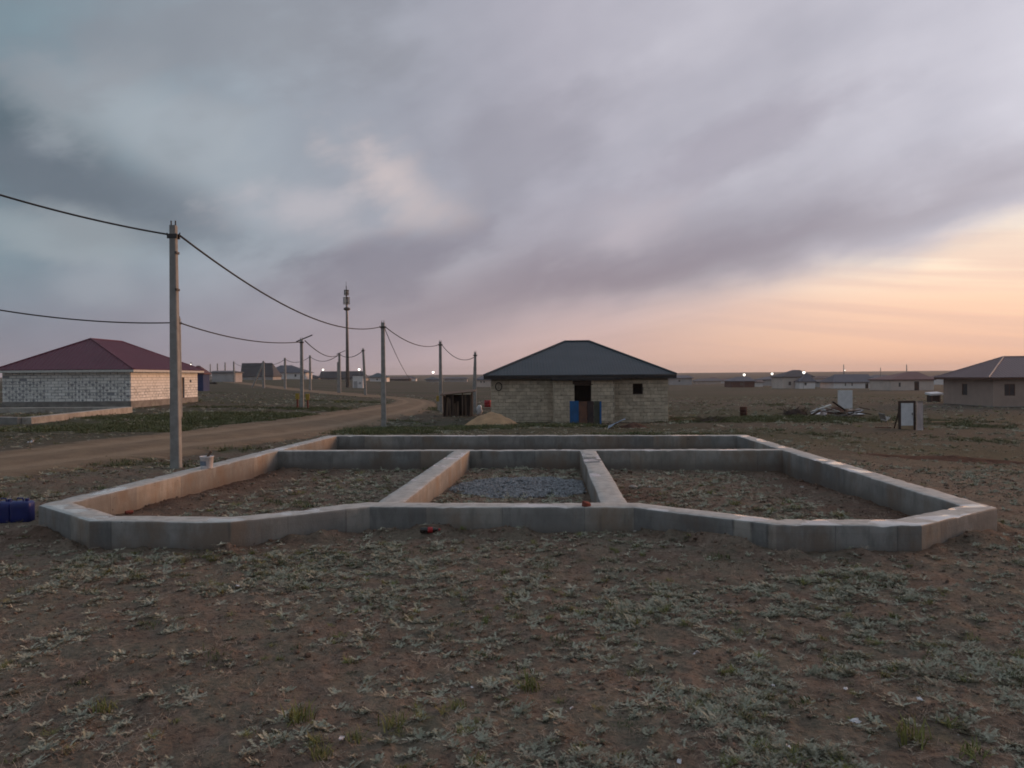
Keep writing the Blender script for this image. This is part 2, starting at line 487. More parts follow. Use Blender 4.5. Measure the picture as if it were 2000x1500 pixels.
def emit_mat(name, col, strength):
    m = bpy.data.materials.new(name)
    m.use_nodes = True
    k = N(m.node_tree)
    e = k.n('ShaderNodeEmission')
    e.inputs[0].default_value = col
    e.inputs[1].default_value = strength
    o = k.n('ShaderNodeOutputMaterial')
    k.t.links.new(e.outputs[0], o.inputs[0])
    m.cycles.emission_sampling = 'NONE'
    return m


M_LAMP = emit_mat('lit_lamp', (1.0, 0.93, 0.82, 1), 2.6)

# ------------------------------------------------------------------ mesh helpers
class MB:
    def __init__(self):
        self.v, self.f = [], []

    def quad(self, *pts):
        b = len(self.v)
        self.v += [tuple(p) for p in pts]
        self.f.append(tuple(range(b, b + len(pts))))
        return self

    def box(self, cx, cy, cz, sx, sy, sz, rz=0.0, rx=0.0, ry=0.0):
        """centre and full sizes; base corners turned by rx, ry, rz"""
        m = Matrix.Rotation(rz, 3, 'Z') @ Matrix.Rotation(ry, 3, 'Y') @ Matrix.Rotation(rx, 3, 'X')
        b = len(self.v)
        for dx in (-.5, .5):
            for dy in (-.5, .5):
                for dz in (-.5, .5):
                    p = m @ Vector((dx * sx, dy * sy, dz * sz))
                    self.v.append((cx + p.x, cy + p.y, cz + p.z))
        for q in ((0, 1, 3, 2), (4, 6, 7, 5), (0, 4, 5, 1), (2, 3, 7, 6), (0, 2, 6, 4), (1, 5, 7, 3)):
            self.f.append(tuple(b + i for i in q))
        return self

    def span(self, x0, x1, y0, y1, z0, z1):
        return self.box((x0 + x1) / 2, (y0 + y1) / 2, (z0 + z1) / 2, x1 - x0, y1 - y0, z1 - z0)

    def tube(self, pts, r, n=8, cap=True):
        pts = [Vector(p) for p in pts]
        rr = r if isinstance(r, (list, tuple)) else [r] * len(pts)
        b = len(self.v)
        for i, p in enumerate(pts):
            t = (pts[min(i + 1, len(pts) - 1)] - pts[max(i - 1, 0)]).normalized()
            ref = Vector((0, 0, 1)) if abs(t.z) < 0.9 else Vector((1, 0, 0))
            a = t.cross(ref).normalized()
            bb = t.cross(a)
            for j in range(n):
                an = 2 * math.pi * j / n
                q = p + (a * math.cos(an) + bb * math.sin(an)) * rr[i]
                self.v.append(tuple(q))
        for i in range(len(pts) - 1):
            for j in range(n):
                j2 = (j + 1) % n
                self.f.append((b + i * n + j, b + i * n + j2, b + (i + 1) * n + j2, b + (i + 1) * n + j))
        if cap:
            self.f.append(tuple(b + j for j in range(n))[::-1])
            e = b + (len(pts) - 1) * n
            self.f.append(tuple(e + j for j in range(n)))
        return self

    def taper(self, x, y, z0, z1, w0, d0, w1, d1, lx=0.0, ly=0.0, ch=0.18):
        """tapered rectangular post with chamfered corners"""
        b = len(self.v)
        for z, ww, dd, ox, oy in ((z0, w0, d0, 0, 0), (z1, w1, d1, lx, ly)):
            a, e = ww / 2, dd / 2
            k = ch * min(a, e)
            for dx, dy in ((-a + k, -e), (a - k, -e), (a, -e + k), (a, e - k), (a - k, e), (-a + k, e), (-a, e - k), (-a, -e + k)):
                self.v.append((x + ox + dx, y + oy + dy, z))
        for j in range(8):
            j2 = (j + 1) % 8
            self.f.append((b + j, b + j2, b + 8 + j2, b + 8 + j))
        self.f.append(tuple(b + 8 + j for j in range(8)))
        return self

    def lathe(self, prof, n=16, loc=(0, 0, 0), m=None):
        b = len(self.v)
        for r, z in prof:
            for j in range(n):
                a = 2 * math.pi * j / n
                p = Vector((r * math.cos(a), r * math.sin(a), z))
                if m is not None:
                    p = m @ p
                self.v.append((p.x + loc[0], p.y + loc[1], p.z + loc[2]))
        for i in range(len(prof) - 1):
            for j in range(n):
                j2 = (j + 1) % n
                self.f.append((b + i * n + j, b + i * n + j2, b + (i + 1) * n + j2, b + (i + 1) * n + j))
        self.f.append(tuple(b + j for j in range(n))[::-1])
        e = b + (len(prof) - 1) * n
        self.f.append(tuple(e + j for j in range(n)))
        return self

    def mesh(self, name, material=None, smooth=False):
        me = bpy.data.meshes.new(name)
        me.from_pydata(self.v, [], self.f)
        if material:
            me.materials.append(material)
        if smooth:
            me.polygons.foreach_set('use_smooth', [True] * len(me.polygons))
        me.update()
        return me

    def build(self, name, material, parent=None, smooth=False, bevel=0.0):
        o = bpy.data.objects.new(name, self.mesh(name, material, smooth))
        COL.objects.link(o)
        if parent is not None:
            o.parent = parent
        if bevel:
            bv = o.modifiers.new('bevel', 'BEVEL')
            bv.width = bevel
            bv.segments = 2
        return o


def tag(o, label=None, cat=None, group=None, kind=None):
    for k_, v_ in (('label', label), ('category', cat), ('group', group), ('kind', kind)):
        if v_:
            o[k_] = v_
    return o


def thing(name, loc, label, cat, group=None, rz=0.0):
    o = bpy.data.objects.new(name, None)
    o.empty_display_size = 0.2
    COL.objects.link(o)
    o.location = loc
    o.rotation_euler = (0, 0, rz)
    return tag(o, label, cat, group)


# ------------------------------------------------------------------ terrain
def hor(px):
    return 735.0 - (px - 1000) * math.tan(ROLL)


_ctrl = []


def cpnt(px, py, d):
    _ctrl.append((math.atan2(px - 1000, F), math.log(d * math.hypot(1, (px - 1000) / F)), 2.5 - (py - hor(px)) / F * d))


for a_ in (-1.0, -0.6, -0.3, 0.0, 0.3, 0.6, 1.0):
    for r_ in (1.0, 4.0, 8.0):
        _ctrl.append((a_, math.log(r_), 0.0))
    _ctrl.append((a_, math.log(12.0), 0.02 + 0.06 * (a_ > 0.2)))
for a_ in (-1.0, 1.0):
    for r_, z_ in ((25, -.1), (60, 0 if a_ < 0 else -.9), (150, 1.0 if a_ < 0 else -1.2), (400, 2.4 if a_ < 0 else -1.8)):
        _ctrl.append((a_, math.log(r_), z_))
for t_ in ((344, 915, 21), (1000, 824, 50), (1305, 825, 50), (830, 787, 88), (750, 835, 48), (862, 805, 70), (590, 797, 66), (255, 797, 66),
           (10, 797, 66), (388, 785, 80), (560, 740, 340), (660, 741, 350), (440, 745, 250), (200, 745, 260), (678, 757, 230), (714, 772, 110),
           (664, 768, 122), (515, 753, 200), (870, 746, 400), (1780, 840, 46), (1640, 812, 58), (1450, 812, 56), (1940, 795, 78), (1780, 762, 170),
           (1660, 758, 220), (1560, 758, 225), (1450, 756, 260), (1350, 751, 350), (1080, 750, 380), (1900, 905, 26), (1500, 845, 36), (1200, 850, 34),
           (850, 850, 34), (500, 830, 42), (150, 850, 32)):
    cpnt(*t_)
for a_ in (-1.0, -0.6, -0.3, 0.0, 0.3, 0.6, 1.0):
    lft = max(0.0, -a_)
    _ctrl.append((a_, math.log(900.0), -1.0 + 5 * lft))
    _ctrl.append((a_, math.log(2600.0), 9.5))
    _ctrl.append((a_, math.log(6500.0), 6.0))
CT = np.array(_ctrl)
_sc = np.array([1.0, 0.45])
PT = CT[:, :2] * _sc


def _phi(d2):
    return 0.5 * d2 * np.log(d2 + 1e-9)


_n = len(PT)
_K = _phi(((PT[:, None] - PT[None]) ** 2).sum(-1)) + np.eye(_n) * 2e-3
_A = np.zeros((_n + 3, _n + 3))
_A[:_n, :_n] = _K
_A[:_n, _n] = 1
_A[:_n, _n + 1:] = PT
_A[_n, :_n] = 1
_A[_n + 1:, :_n] = PT.T
_W = np.linalg.solve(_A, np.concatenate([CT[:, 2], [0, 0, 0]]))

_perm = rng.random((256, 256))


def vnoise(x, y):
    xi, yi = np.floor(x).astype(int), np.floor(y).astype(int)
    fx, fy = x - xi, y - yi
    fx, fy = fx * fx * (3 - 2 * fx), fy * fy * (3 - 2 * fy)
    p = lambda i, j: _perm[i & 255, j & 255]
    return (p(xi, yi) * (1 - fx) + p(xi + 1, yi) * fx) * (1 - fy) + (p(xi, yi + 1) * (1 - fx) + p(xi + 1, yi + 1) * fx) * fy


def fbm(x, y, oct_=4):
    t, a, s = 0.0, 0.5, 0.0
    for _ in range(oct_):
        t = t + a * vnoise(x, y)
        s += a
        x, y, a = x * 2.03 + 17.3, y * 2.03 + 5.7, a * 0.5
    return t / s


def sst(v, a, b):
    t = np.clip((v - a) / (b - a), 0, 1)
    return t * t * (3 - 2 * t)


# foundation outline (top of the wall), read in plan
ZT = 0.42
TH = 0.45
OUT = [at_z(px, py, ZT).xy for px, py in ((75, 986), (175, 1018), (451, 1020), (722, 990), (1236, 991), (1516, 1025), (1800, 1026), (1948, 992),
                                           (1458, 849), (642, 850))]


def offset_poly(poly, d):
    n = len(poly)
    res = []
    for i in range(n):
        a, b, c_ = poly[i - 1], poly[i], poly[(i + 1) % n]
        e1, e2 = (b - a).normalized(), (c_ - b).normalized()
        n1, n2 = Vector((-e1.y, e1.x)), Vector((-e2.y, e2.x))
        bis = (n1 + n2).normalized()
        res.append(b + bis * (d / max(0.3, bis.dot(n1))))
    return res


INN = offset_poly(OUT, TH)
MID = offset_poly(OUT, TH / 2)


def poly_sd(x, y, poly):
    """signed distance, positive inside"""
    d2 = np.full(x.shape, 1e9)
    ins = np.zeros(x.shape, bool)
    n = len(poly)
    for i in range(n):
        a, b = poly[i], poly[(i + 1) % n]
        ex, ey = b.x - a.x, b.y - a.y
        wx, wy = x - a.x, y - a.y
        t = np.clip((wx * ex + wy * ey) / (ex * ex + ey * ey), 0, 1)
        d2 = np.minimum(d2, (wx - ex * t) ** 2 + (wy - ey * t) ** 2)
        cr = ((a.y > y) != (b.y > y)) & (x < (b.x - a.x) * (y - a.y) / (b.y - a.y + 1e-12) + a.x)
        ins ^= cr
    return np.where(ins, 1, -1) * np.sqrt(d2)


def seg_dist(x, y, pts):
    d = np.full(x.shape, 1e9)
    for a, b in zip(pts[:-1], pts[1:]):
        ex, ey = b[0] - a[0], b[1] - a[1]
        t = np.clip(((x - a[0]) * ex + (y - a[1]) * ey) / (ex * ex + ey * ey + 1e-9), 0, 1)
        d = np.minimum(d, np.hypot(x - a[0] - ex * t, y - a[1] - ey * t))
    return d


def h_base(x, y):
    x, y = np.atleast_1d(np.asarray(x, float)), np.atleast_1d(np.asarray(y, float))
    r = np.maximum(np.hypot(x, y), 1.0)
    az = np.clip(np.arctan2(x, y), -1.0, 1.0)
    q = np.stack([az, np.log(r)], -1) * _sc
    z = np.full(x.shape, _W[_n])
    z = z + q[:, 0] * _W[_n + 1] + q[:, 1] * _W[_n + 2]
    for i in range(_n):
        z = z + _W[i] * _phi((q[:, 0] - PT[i, 0]) ** 2 + (q[:, 1] - PT[i, 1]) ** 2)
    return z


def gpt(px, py):
    """where the line of sight meets the smooth terrain"""
    lo, hi = 3.0, 3000.0
    dv = ray(px, py)
    ds = np.geomspace(lo, hi, 600)
    P = np.array([CAM + dv * float(d) for d in ds])
    below = P[:, 2] < h_base(P[:, 0], P[:, 1])
    i = int(np.argmax(below)) if below.any() else len(ds) - 1
    a, b = ds[max(i - 1, 0)], ds[i]
    for _ in range(20):
        m = (a + b) / 2
        p = CAM + dv * float(m)
        if p.z < h_base(p.x, p.y)[0]:
            b = m
        else:
            a = m
    return CAM + dv * float(b)


# road: centre line and half width from what is seen of its two edges
_edges = [((-200, 915), (-200, 962)), ((0, 888), (0, 930)), ((180, 868), (180, 904)), ((340, 851), (340, 882)), ((500, 834), (500, 859)), ((620, 817), (620, 839)), ((700, 803), (712, 823)),
          ((755, 793), (795, 805)), ((792, 785), (833, 789)), ((762, 779), (806, 778.5)), ((715, 772.5), (728, 775.5)),
          ((650, 766.8), (655, 769)), ((585, 761), (590, 763)), ((515, 752.8), (520, 754.6)), ((440, 744.5), (445, 746))]
ROADC, ROADW = [], []
for a_, b_ in _edges:
    A, B = gpt(*a_), gpt(*b_)
    ROADC.append(((A.x + B.x) / 2, (A.y + B.y) / 2))
    ROADW.append(max(1.6, min(3.2, (A - B).xy.length / 2)))


def catmull(pts, n=10):
    pts = [np.array(p, float) for p in pts]
    pts = [2 * pts[0] - pts[1]] + pts + [2 * pts[-1] - pts[-2]]
    out = []
    for i in range(1, len(pts) - 2):
        for k_ in range(n):
            t = k_ / n
            p0, p1, p2, p3 = pts[i - 1:i + 3]
            out.append(0.5 * ((2 * p1) + (-p0 + p2) * t + (2 * p0 - 5 * p1 + 4 * p2 - p3) * t * t + (-p0 + 3 * p1 - 3 * p2 + p3) * t ** 3))
    out.append(pts[-2])
    return out


ROAD = catmull([(x, y, w_) for (x, y), w_ in zip(ROADC, ROADW)], 12)
ROADXY = [(p[0], p[1]) for p in ROAD]


def h(x, y):
    x, y = np.atleast_1d(np.asarray(x, float)), np.atleast_1d(np.asarray(y, float))
    z = h_base(x, y)
    r = np.hypot(x, y)
    near = r < 70
    if near.any():
        xn, yn = x[near], y[near]
        sd = poly_sd(xn, yn, MID)
        k_ = sst(sd, -0.12, 0.12)
        low = (0.04 + 0.14 * sst(yn, 13, 21)) * k_
        rd = seg_dist(xn, yn, ROADXY)
        am = sst(rd, 3.4, 5.2) * (1 - sst(r[near], 45, 70))
        rel = (fbm(xn * 0.9, yn * 0.9, 3) - 0.5) * 0.09 + (fbm(xn * 4.2 + 31, yn * 4.2, 4) - 0.5) * 0.075 + (fbm(xn * 13 + 3, yn * 13, 2) - 0.5) * 0.025
        # dug soil heaped along the inside of the walls
        heap = 0.07 * np.exp(-((sd - 0.75) / 0.45) ** 2) * k_ * (fbm(xn * 2.1 + 7, yn * 2.1, 3) + 0.2)
        z[near] += rel * am - low + heap + 0.15 * np.exp(-((sd + .40) / .24) ** 2) * (1 - k_) * sst(fbm(xn * 1.7 + 50, yn * 1.7, 3), .42, .7)
    return z


def hz(x, y):
    return float(h(x, y)[0])


def cover(x, y):
    """R green grass, G dug bare soil, B distant steppe"""
    r = np.hypot(x, y)
    green = np.zeros_like(x)

    def patch(p, rx, ry, v, ang=0.0):
        dx, dy = x - p[0], y - p[1]
        ca, sa = math.cos(ang), math.sin(ang)
        u, t = (dx * ca + dy * sa) / rx, (-dx * sa + dy * ca) / ry
        return v * np.exp(-(u * u + t * t))
    for (px, py, rx, ry, v) in GREENS:
        p = gpt(px, py)
        green = np.maximum(green, patch((p.x, p.y), rx, ry, v))
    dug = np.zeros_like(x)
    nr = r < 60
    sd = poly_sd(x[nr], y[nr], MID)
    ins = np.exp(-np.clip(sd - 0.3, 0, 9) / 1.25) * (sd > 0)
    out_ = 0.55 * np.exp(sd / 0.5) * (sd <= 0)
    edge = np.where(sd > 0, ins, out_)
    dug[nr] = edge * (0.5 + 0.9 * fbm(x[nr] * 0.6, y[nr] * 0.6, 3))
    for (px, py, rx, ry, v) in DUGS:
        p = gpt(px, py)
        dug = np.maximum(dug, patch((p.x, p.y), rx, ry, v))
    rd = np.full_like(x, 99.0)
    m = r < 260
    rd[m] = seg_dist(x[m], y[m], ROADXY)
    dug = np.maximum(dug, 0.5 * np.exp(-((rd - 2.8) / 0.9) ** 2))
    green = green * sst(rd, 1.8, 3.2)
    far = sst(r, 18, 40)
    return np.clip(green, 0, 1), np.clip(dug, 0, 1), far


GREENS = [(330, 815, 14, 5, .75), (200, 838, 9, 3.5, .7), (480, 845, 6, 2.5, .6), (640, 975, 2.2, 1.6, .3), (780, 840, 7, 4, 0.95), (700, 845, 5, 4, 0.8), (900, 838, 5, 3, .8), (1050, 832, 5, 2.5, 0.9), (1500, 818, 7, 3.2, 0.9), (1620, 818, 6, 3.0, 1.0), (1420, 822, 6, 3, .7),
          (1340, 818, 3, 3, .6), (420, 820, 10, 4, 0.85), (560, 812, 9, 4, 0.9), (640, 800, 8, 4, 0.75), (680, 783, 12, 6, 0.6), (300, 830, 8, 4, .7), (120, 840, 8, 3.5, .55),
          (480, 795, 12, 5, .45), (1860, 830, 6, 4, .55), (1900, 860, 4, 3, .5), (1330, 800, 9, 6, .35), (1500, 790, 14, 8, .4), (60, 960, 2.5, 1.6, .45),
          (850, 800, 5, 4, .6), (1750, 820, 10, 5, .5), (1300, 850, 9, 3, .45), (1600, 850, 9, 4, .35), (250, 905, 5, 1.5, .5), (450, 880, 4, 1.5, .5), (1400, 1090, 1.2, .6, .4), (800, 1420, .5, .3, .5), (1800, 1440, .7, .35, .5)]
DUGS = [(1850, 897, 4.0, 0.9, 1.0), (280, 1000, 1.5, 1.5, .6), (70, 1050, 1.2, .8, .7), (1920, 1045, 1.2, .8, .7), (1230, 960, .8, 1.6, .8), (220, 862, 3, .8, .6)]

# one sheet of ground to the horizon: rings about the viewer, finest ahead
rings = [0.0] + list(np.geomspace(1.2, 4200.0, 720))
angs = np.concatenate([np.arange(-180, -46, 4.0), np.arange(-46, 46, 0.26), np.arange(46, 180, 4.0)])
RR, AA = np.meshgrid(np.array(rings[1:]), np.radians(angs), indexing='ij')
gx, gy = (RR * np.sin(AA)).ravel(), (RR * np.cos(AA)).ravel()
gz = h(gx, gy)
na, nr_ = len(angs), len(rings) - 1
verts = np.stack([gx, gy, gz], -1)
verts = np.vstack([verts, [[0, 0, float(gz[:na].mean())]]])
i_, j_ = np.meshgrid(np.arange(nr_ - 1), np.arange(na), indexing='ij')
j2 = (j_ + 1) % na
quads = np.stack([i_ * na + j_, i_ * na + j2, (i_ + 1) * na + j2, (i_ + 1) * na + j_], -1).reshape(-1, 4)[:, ::-1]
tris = np.stack([np.arange(na), (np.arange(na) + 1) % na, np.full(na, len(verts) - 1)], -1)
gme = bpy.data.meshes.new('ground')
nl = quads.size + tris.size
gme.vertices.add(len(verts))
gme.vertices.foreach_set('co', verts.ravel())
gme.loops.add(nl)
gme.loops.foreach_set('vertex_index', np.concatenate([quads.ravel(), tris.ravel()]).astype(np.int32))
gme.polygons.add(len(quads) + len(tris))
gme.polygons.foreach_set('loop_start', np.concatenate([np.arange(len(quads)) * 4, quads.size + np.arange(len(tris)) * 3]).astype(np.int32))
gme.update(calc_edges=True)
gme.validate()
gme.polygons.foreach_set('use_smooth', np.ones(len(gme.polygons), bool))
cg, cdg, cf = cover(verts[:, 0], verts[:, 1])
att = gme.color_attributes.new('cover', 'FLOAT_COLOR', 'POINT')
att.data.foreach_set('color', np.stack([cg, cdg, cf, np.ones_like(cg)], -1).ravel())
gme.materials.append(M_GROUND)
ground = bpy.data.objects.new('ground', gme)
COL.objects.link(ground)
tag(ground, 'dry reddish brown steppe ground with sparse grey green plants', kind='structure')

# dirt road with two worn wheel tracks
rb = MB()
prof = [(-1.12, -0.10), (-1.0, 0.02), (-0.8, 0.065), (-0.6, 0.05), (-0.45, 0.02), (-0.28, 0.055), (0, 0.08), (0.28, 0.055), (0.45, 0.02), (0.6, 0.05), (0.8, 0.065), (1.0, 0.02), (1.12, -0.10)]
fine = []
for a_, b_ in zip(ROAD[:-1], ROAD[1:]):
    for k_ in range(4):
        fine.append(a_ + (b_ - a_) * k_ / 4)
fine.append(ROAD[-1])
rx, ry = [], []
for i, p in enumerate(fine):
    q = fine[min(i + 1, len(fine) - 1)] - fine[max(i - 1, 0)]
    t = Vector((q[0], q[1])).normalized()
    nrm = Vector((t.y, -t.x))
    for s_, dz in prof:
        ww = p[2] * (1 + 0.34 * (float(fbm(np.array(i * 0.23 + (9 if s_ > 0 else 0)), np.array(3.0), 3)) - 0.5) * abs(s_))
        rx.append(p[0] + nrm.x * s_ * ww)
        ry.append(p[1] + nrm.y * s_ * ww)
rz_ = h_base(np.array(rx), np.array(ry))
np_ = len(prof)
for i in range(len(rx)):
    rb.v.append((rx[i], ry[i], rz_[i] + prof[i % np_][1] + 0.03 * (float(vnoise(np.array(rx[i] * 1.3), np.array(ry[i] * 1.3))) - 0.5)))
for i in range(len(fine) - 1):
    for j in range(np_ - 1):
        b = i * np_ + j
        rb.f.append((b, b + np_, b + np_ + 1, b + 1))
road = rb.build('road', M_ROAD, None, True)
road.data.attributes.new('lane', 'FLOAT', 'POINT').data.foreach_set('value', np.array([prof[i % np_][0] for i in range(len(rx))], np.float32))
kr = M_ROAD.node_tree
pr_ = [n_ for n_ in kr.nodes if n_.type == 'BSDF_PRINCIPLED'][0]
kk = N.__new__(N)
kk.t = kr
old = pr_.inputs['Base Color'].links[0].from_socket
ln = kk.math('ABSOLUTE', kk.n('ShaderNodeAttribute', attribute_name='lane').outputs['Fac'])
pos = kk.n('ShaderNodeNewGeometry').outputs['Position']
ruts = kk.step(kk.math('ADD', kk.math('ABSOLUTE', kk.math('SUBTRACT', ln, 0.45)), kk.math('MULTIPLY', kk.math('SUBTRACT', kk.noise(pos, 1.2, 4, .6), .5), .3)), 0.2, 0.05)
verge = kk.step(kk.math('ADD', ln, kk.math('MULTIPLY', kk.math('SUBTRACT', kk.noise(pos, .9, 5, .65), .5), .9)), 0.85, 1.1)
cl = kk.mix(kk.math('MULTIPLY', ruts, .7), old, c(0.25, 0.187, 0.13))
cl = kk.mix(kk.math('MULTIPLY', verge, .85), cl, c(0.115, 0.09, 0.065))
kk.set(pr_.inputs['Base Color'], cl)
tag(road, 'tan dirt road with wheel tracks curving past the utility poles', kind='structure')

# ------------------------------------------------------------------ cast concrete strip foundation
found = thing('strip_foundation', (0, 0, 0), 'grey cast concrete strip foundation with bays, cross walls and flat tops', 'foundation')


def nz3(p, s):
    return mnoise.noise(Vector(p) * s)


RUN = [0.0]


def wall_section(o0, o1, i1, i0, zt, zb=-0.75, caps=False, name='wall_section'):
    """one straight run of foundation wall between four plan corners, with worn edges"""
    L = (o1 - o0).length
    n = max(2, int(L / 0.13))
    T = [(0, 0), (0, .3), (0, .55), (0, .75), (0, .88), (0, .975), (0.012, .994), (0.04, 1), (.3, 1), (.5, 1), (.7, 1), (.96, 1), (.988, .994), (1, .975), (1, .88), (1, .75), (1, .55), (1, .3), (1, 0)]
    mb = MB()
    runs = []
    for i in range(n + 1):
        s_ = i / n
        a, b = o0.lerp(o1, s_), i0.lerp(i1, s_)
        for u, v in T:
            q = a.lerp(b, u)
            p = Vector((q.x, q.y, zb + (zt - zb) * v))
            side = (a - b).normalized()
            k1 = nz3((p.x, p.y, p.z * 0.4), 0.9) * 0.012 + nz3(p, 5.0) * 0.004
            if 0.01 <= u <= 0.99 and v > 0.98:
                p.z += nz3((p.x, p.y, 3.3), 1.3) * 0.010 + nz3((p.x, p.y, 1.1), 7) * 0.003
                ch = nz3((p.x, p.y, 8.0 if u < .5 else 12.0), 6.5)
                if u < 0.2 or u > 0.8:
                    p.z -= max(0.0, ch - 0.22) * 0.06
            if u in (0, 1) or u < 0.1 or u > 0.9:
                sg = 1 if u < 0.5 else -1
                p.x += side.x * k1 * sg
                p.y += side.y * k1 * sg
            mb.v.append(tuple(p))
            runs.append(RUN[0] + s_ * L)
    RUN[0] += L + 3.7
    m_ = len(T)
    for i in range(n):
        for j in range(m_ - 1):
            b = i * m_ + j
            mb.f.append((b, b + 1, b + m_ + 1, b + m_))
    if caps:
        mb.f.append(tuple(range(m_)))
        mb.f.append(tuple(n * m_ + j for j in range(m_))[::-1])
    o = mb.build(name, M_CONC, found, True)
    o.data.attributes.new('run', 'FLOAT', 'POINT').data.foreach_set('value', np.array(runs, np.float32))
    return o


for i in range(len(OUT)):
    j = (i + 1) % len(OUT)
    wall_section(OUT[i], OUT[j], INN[j], INN[i], ZT)
# cross wall and the two lengthwise walls of the middle cell
ml, mr = at_z(536, 881, ZT).xy, at_z(1534, 879, ZT).xy
dv = (mr - ml).normalized()
nv = Vector((-dv.y, dv.x)) * 0.40
wall_section(ml - dv * 0.35, mr + dv * 0.35, mr + dv * 0.35 + nv, ml - dv * 0.35 + nv, ZT - 0.004)
for (fa, fb, na_, nb_) in (((886, 879), (922, 879), (745, 969), (802, 977)), ((1135, 879), (1161, 879), (1168, 977), (1228, 979))):
    A, B, C_, E_ = [at_z(*p, ZT).xy for p in (na_, nb_, fb, fa)]
    ax = ((C_ + E_) / 2 - (A + B) / 2).normalized()
    sd_ = Vector((ax.y, -ax.x)) * 0.225
    p0, p1 = (A + B) / 2 - ax * 0.42, (C_ + E_) / 2 + ax * 0.15
    p0 = p0 + ax * 0.0
    wall_section(p0 + sd_, p1 + sd_, p1 - sd_, p0 - sd_, ZT - 0.007)

# ------------------------------------------------------------------ houses
def rib_slope(eA, eB, rA, rB, up, pitch, amp, name, material, parent):
    """roof slope from eave eA-eB to ridge rA-rB, with raised ribs running up the slope and a sheet's thickness"""
    eA, eB, rA, rB = map(Vector, (eA, eB, rA, rB))
    ex = (eB - eA)
    L = ex.length
    ex.normalize()
    nrm = Vector(up).normalized()
    sl = nrm.cross(ex).normalized()
    if sl.z < 0:
        sl = -sl
    ha, hb = (rA - eA).dot(sl), (rB - eA).dot(sl)
    xa, xb = (rA - eA).dot(ex), (rB - eA).dot(ex)
    H = max(ha, hb)

    def lim(x):
        if x < xa:
            return H * x / max(xa, 1e-6)
        if x > xb:
            return H * (L - x) / max(L - xb, 1e-6)
        return H
    xs = []
    x = 0.0
    prof_ = ((0.0, 0), (0.55, 0), (0.65, 1), (0.9, 1))
    while x < L:
        for o_, k_ in prof_:
            if x + o_ * pitch < L:
                xs.append((x + o_ * pitch, k_))
        x += pitch
    xs.append((L, 0))
    for q in (xa, xb):
        xs.append((q, 0))
    xs.sort()
    mb = MB()
    for x, k_ in xs:
        t = max(lim(x), 0.0)
        for z_ in (0, 0.5, 1):
            mb.v.append(tuple(eA + ex * x + sl * (t * z_) + nrm * (amp * k_)))
        mb.v.append(tuple(eA + ex * x - nrm * 0.04))
    for i in range(len(xs) - 1):
        b = i * 4
        for j in (0, 1):
            mb.f.append((b + j, b + 4 + j, b + 5 + j, b + 1 + j))
        mb.f.append((b + 3, b + 7, b + 4, b))
    return mb.build(name, material, parent)


def hip_roof(par, x0, x1, y0, y1, ze, zr, ra, rb_, material, fascia, pitch=0.35, amp=0.03, ov=0.0, fh=0.16, cap=None):
    """ra, rb_: plan ends of the ridge; local coordinates of par"""
    A, B, C_, E_ = Vector((x0, y0, ze)), Vector((x1, y0, ze)), Vector((x1, y1, ze)), Vector((x0, y1, ze))
    r1, r2 = Vector((*ra, zr)), Vector((*rb_, zr))
    along_x = abs(r2.x - r1.x) >= abs(r2.y - r1.y)

    def nr(a, b, c_):
        n_ = (b - a).cross(c_ - a)
        return n_ if n_.z > 0 else -n_
    if along_x:
        sl = [(A, B, r1, r2), (C_, E_, r2, r1), (B, C_, r2, r2), (E_, A, r1, r1)]
        hips = [(A, r1), (E_, r1), (B, r2), (C_, r2), (r1, r2)]
    else:
        sl = [(A, B, r1, r1), (C_, E_, r2, r2), (B, C_, r1, r2), (E_, A, r2, r1)]
        hips = [(A, r1), (B, r1), (C_, r2), (E_, r2), (r1, r2)]
    for a, b, q1, q2 in sl:
        rib_slope(a, b, q1, q2, nr(a, b, q1), pitch, amp, 'roof_slope', material, par)
    for a, b in hips:
        if (a - b).length > 0.1:
            MB().tube([a + Vector((0, 0, .02)), b + Vector((0, 0, .03))], 0.075, 6).build('ridge_cap', cap or material, par)
    for a, b in ((A, B), (B, C_), (C_, E_), (E_, A)):
        m_ = (a + b) / 2
        L = (b - a).length
        rz = math.atan2(b.y - a.y, b.x - a.x)
        MB().box(m_.x, m_.y, ze - fh / 2 - 0.045, L + 0.02, 0.03, fh, rz).build('fascia', fascia, par)
    MB().span(x0 + .02, x1 - .02, y0 + .02, y1 - .02, ze - fh - 0.02, ze - fh + 0.01).build('soffit', fascia, par)


def wall_rects(L, H, holes):
    """split a wall face of L by H into rectangles round its openings"""
    xs = sorted({0, L, *[v for q in holes for v in (q[0], q[1])]})
    zs = sorted({0, H, *[v for q in holes for v in (q[2], q[3])]})
    res = []
    for a, b in zip(xs[:-1], xs[1:]):
        col = []
        for e, f_ in zip(zs[:-1], zs[1:]):
            m_, n_ = (a + b) / 2, (e + f_) / 2
            if any(q[0] < m_ < q[1] and q[2] < n_ < q[3] for q in holes):
                continue
            if col and abs(col[-1][3] - e) < 1e-6:
                col[-1][3] = f_
            else:
                col.append([a, b, e, f_])
        res += col
    return res


BLOCKS = {}


def block_meshes(key, L, H, T, material, n=5, jit=0.012):
    if key not in BLOCKS:
        out = []
        for k_ in range(n):
            mb = MB().box(0, 0, 0, L, T, H)
            mb.v = [tuple(q + random.uniform(-jit, jit) for q in v_) for v_ in mb.v]
            out.append(mb.mesh(key, material))
        BLOCKS[key] = out
    return BLOCKS[key]


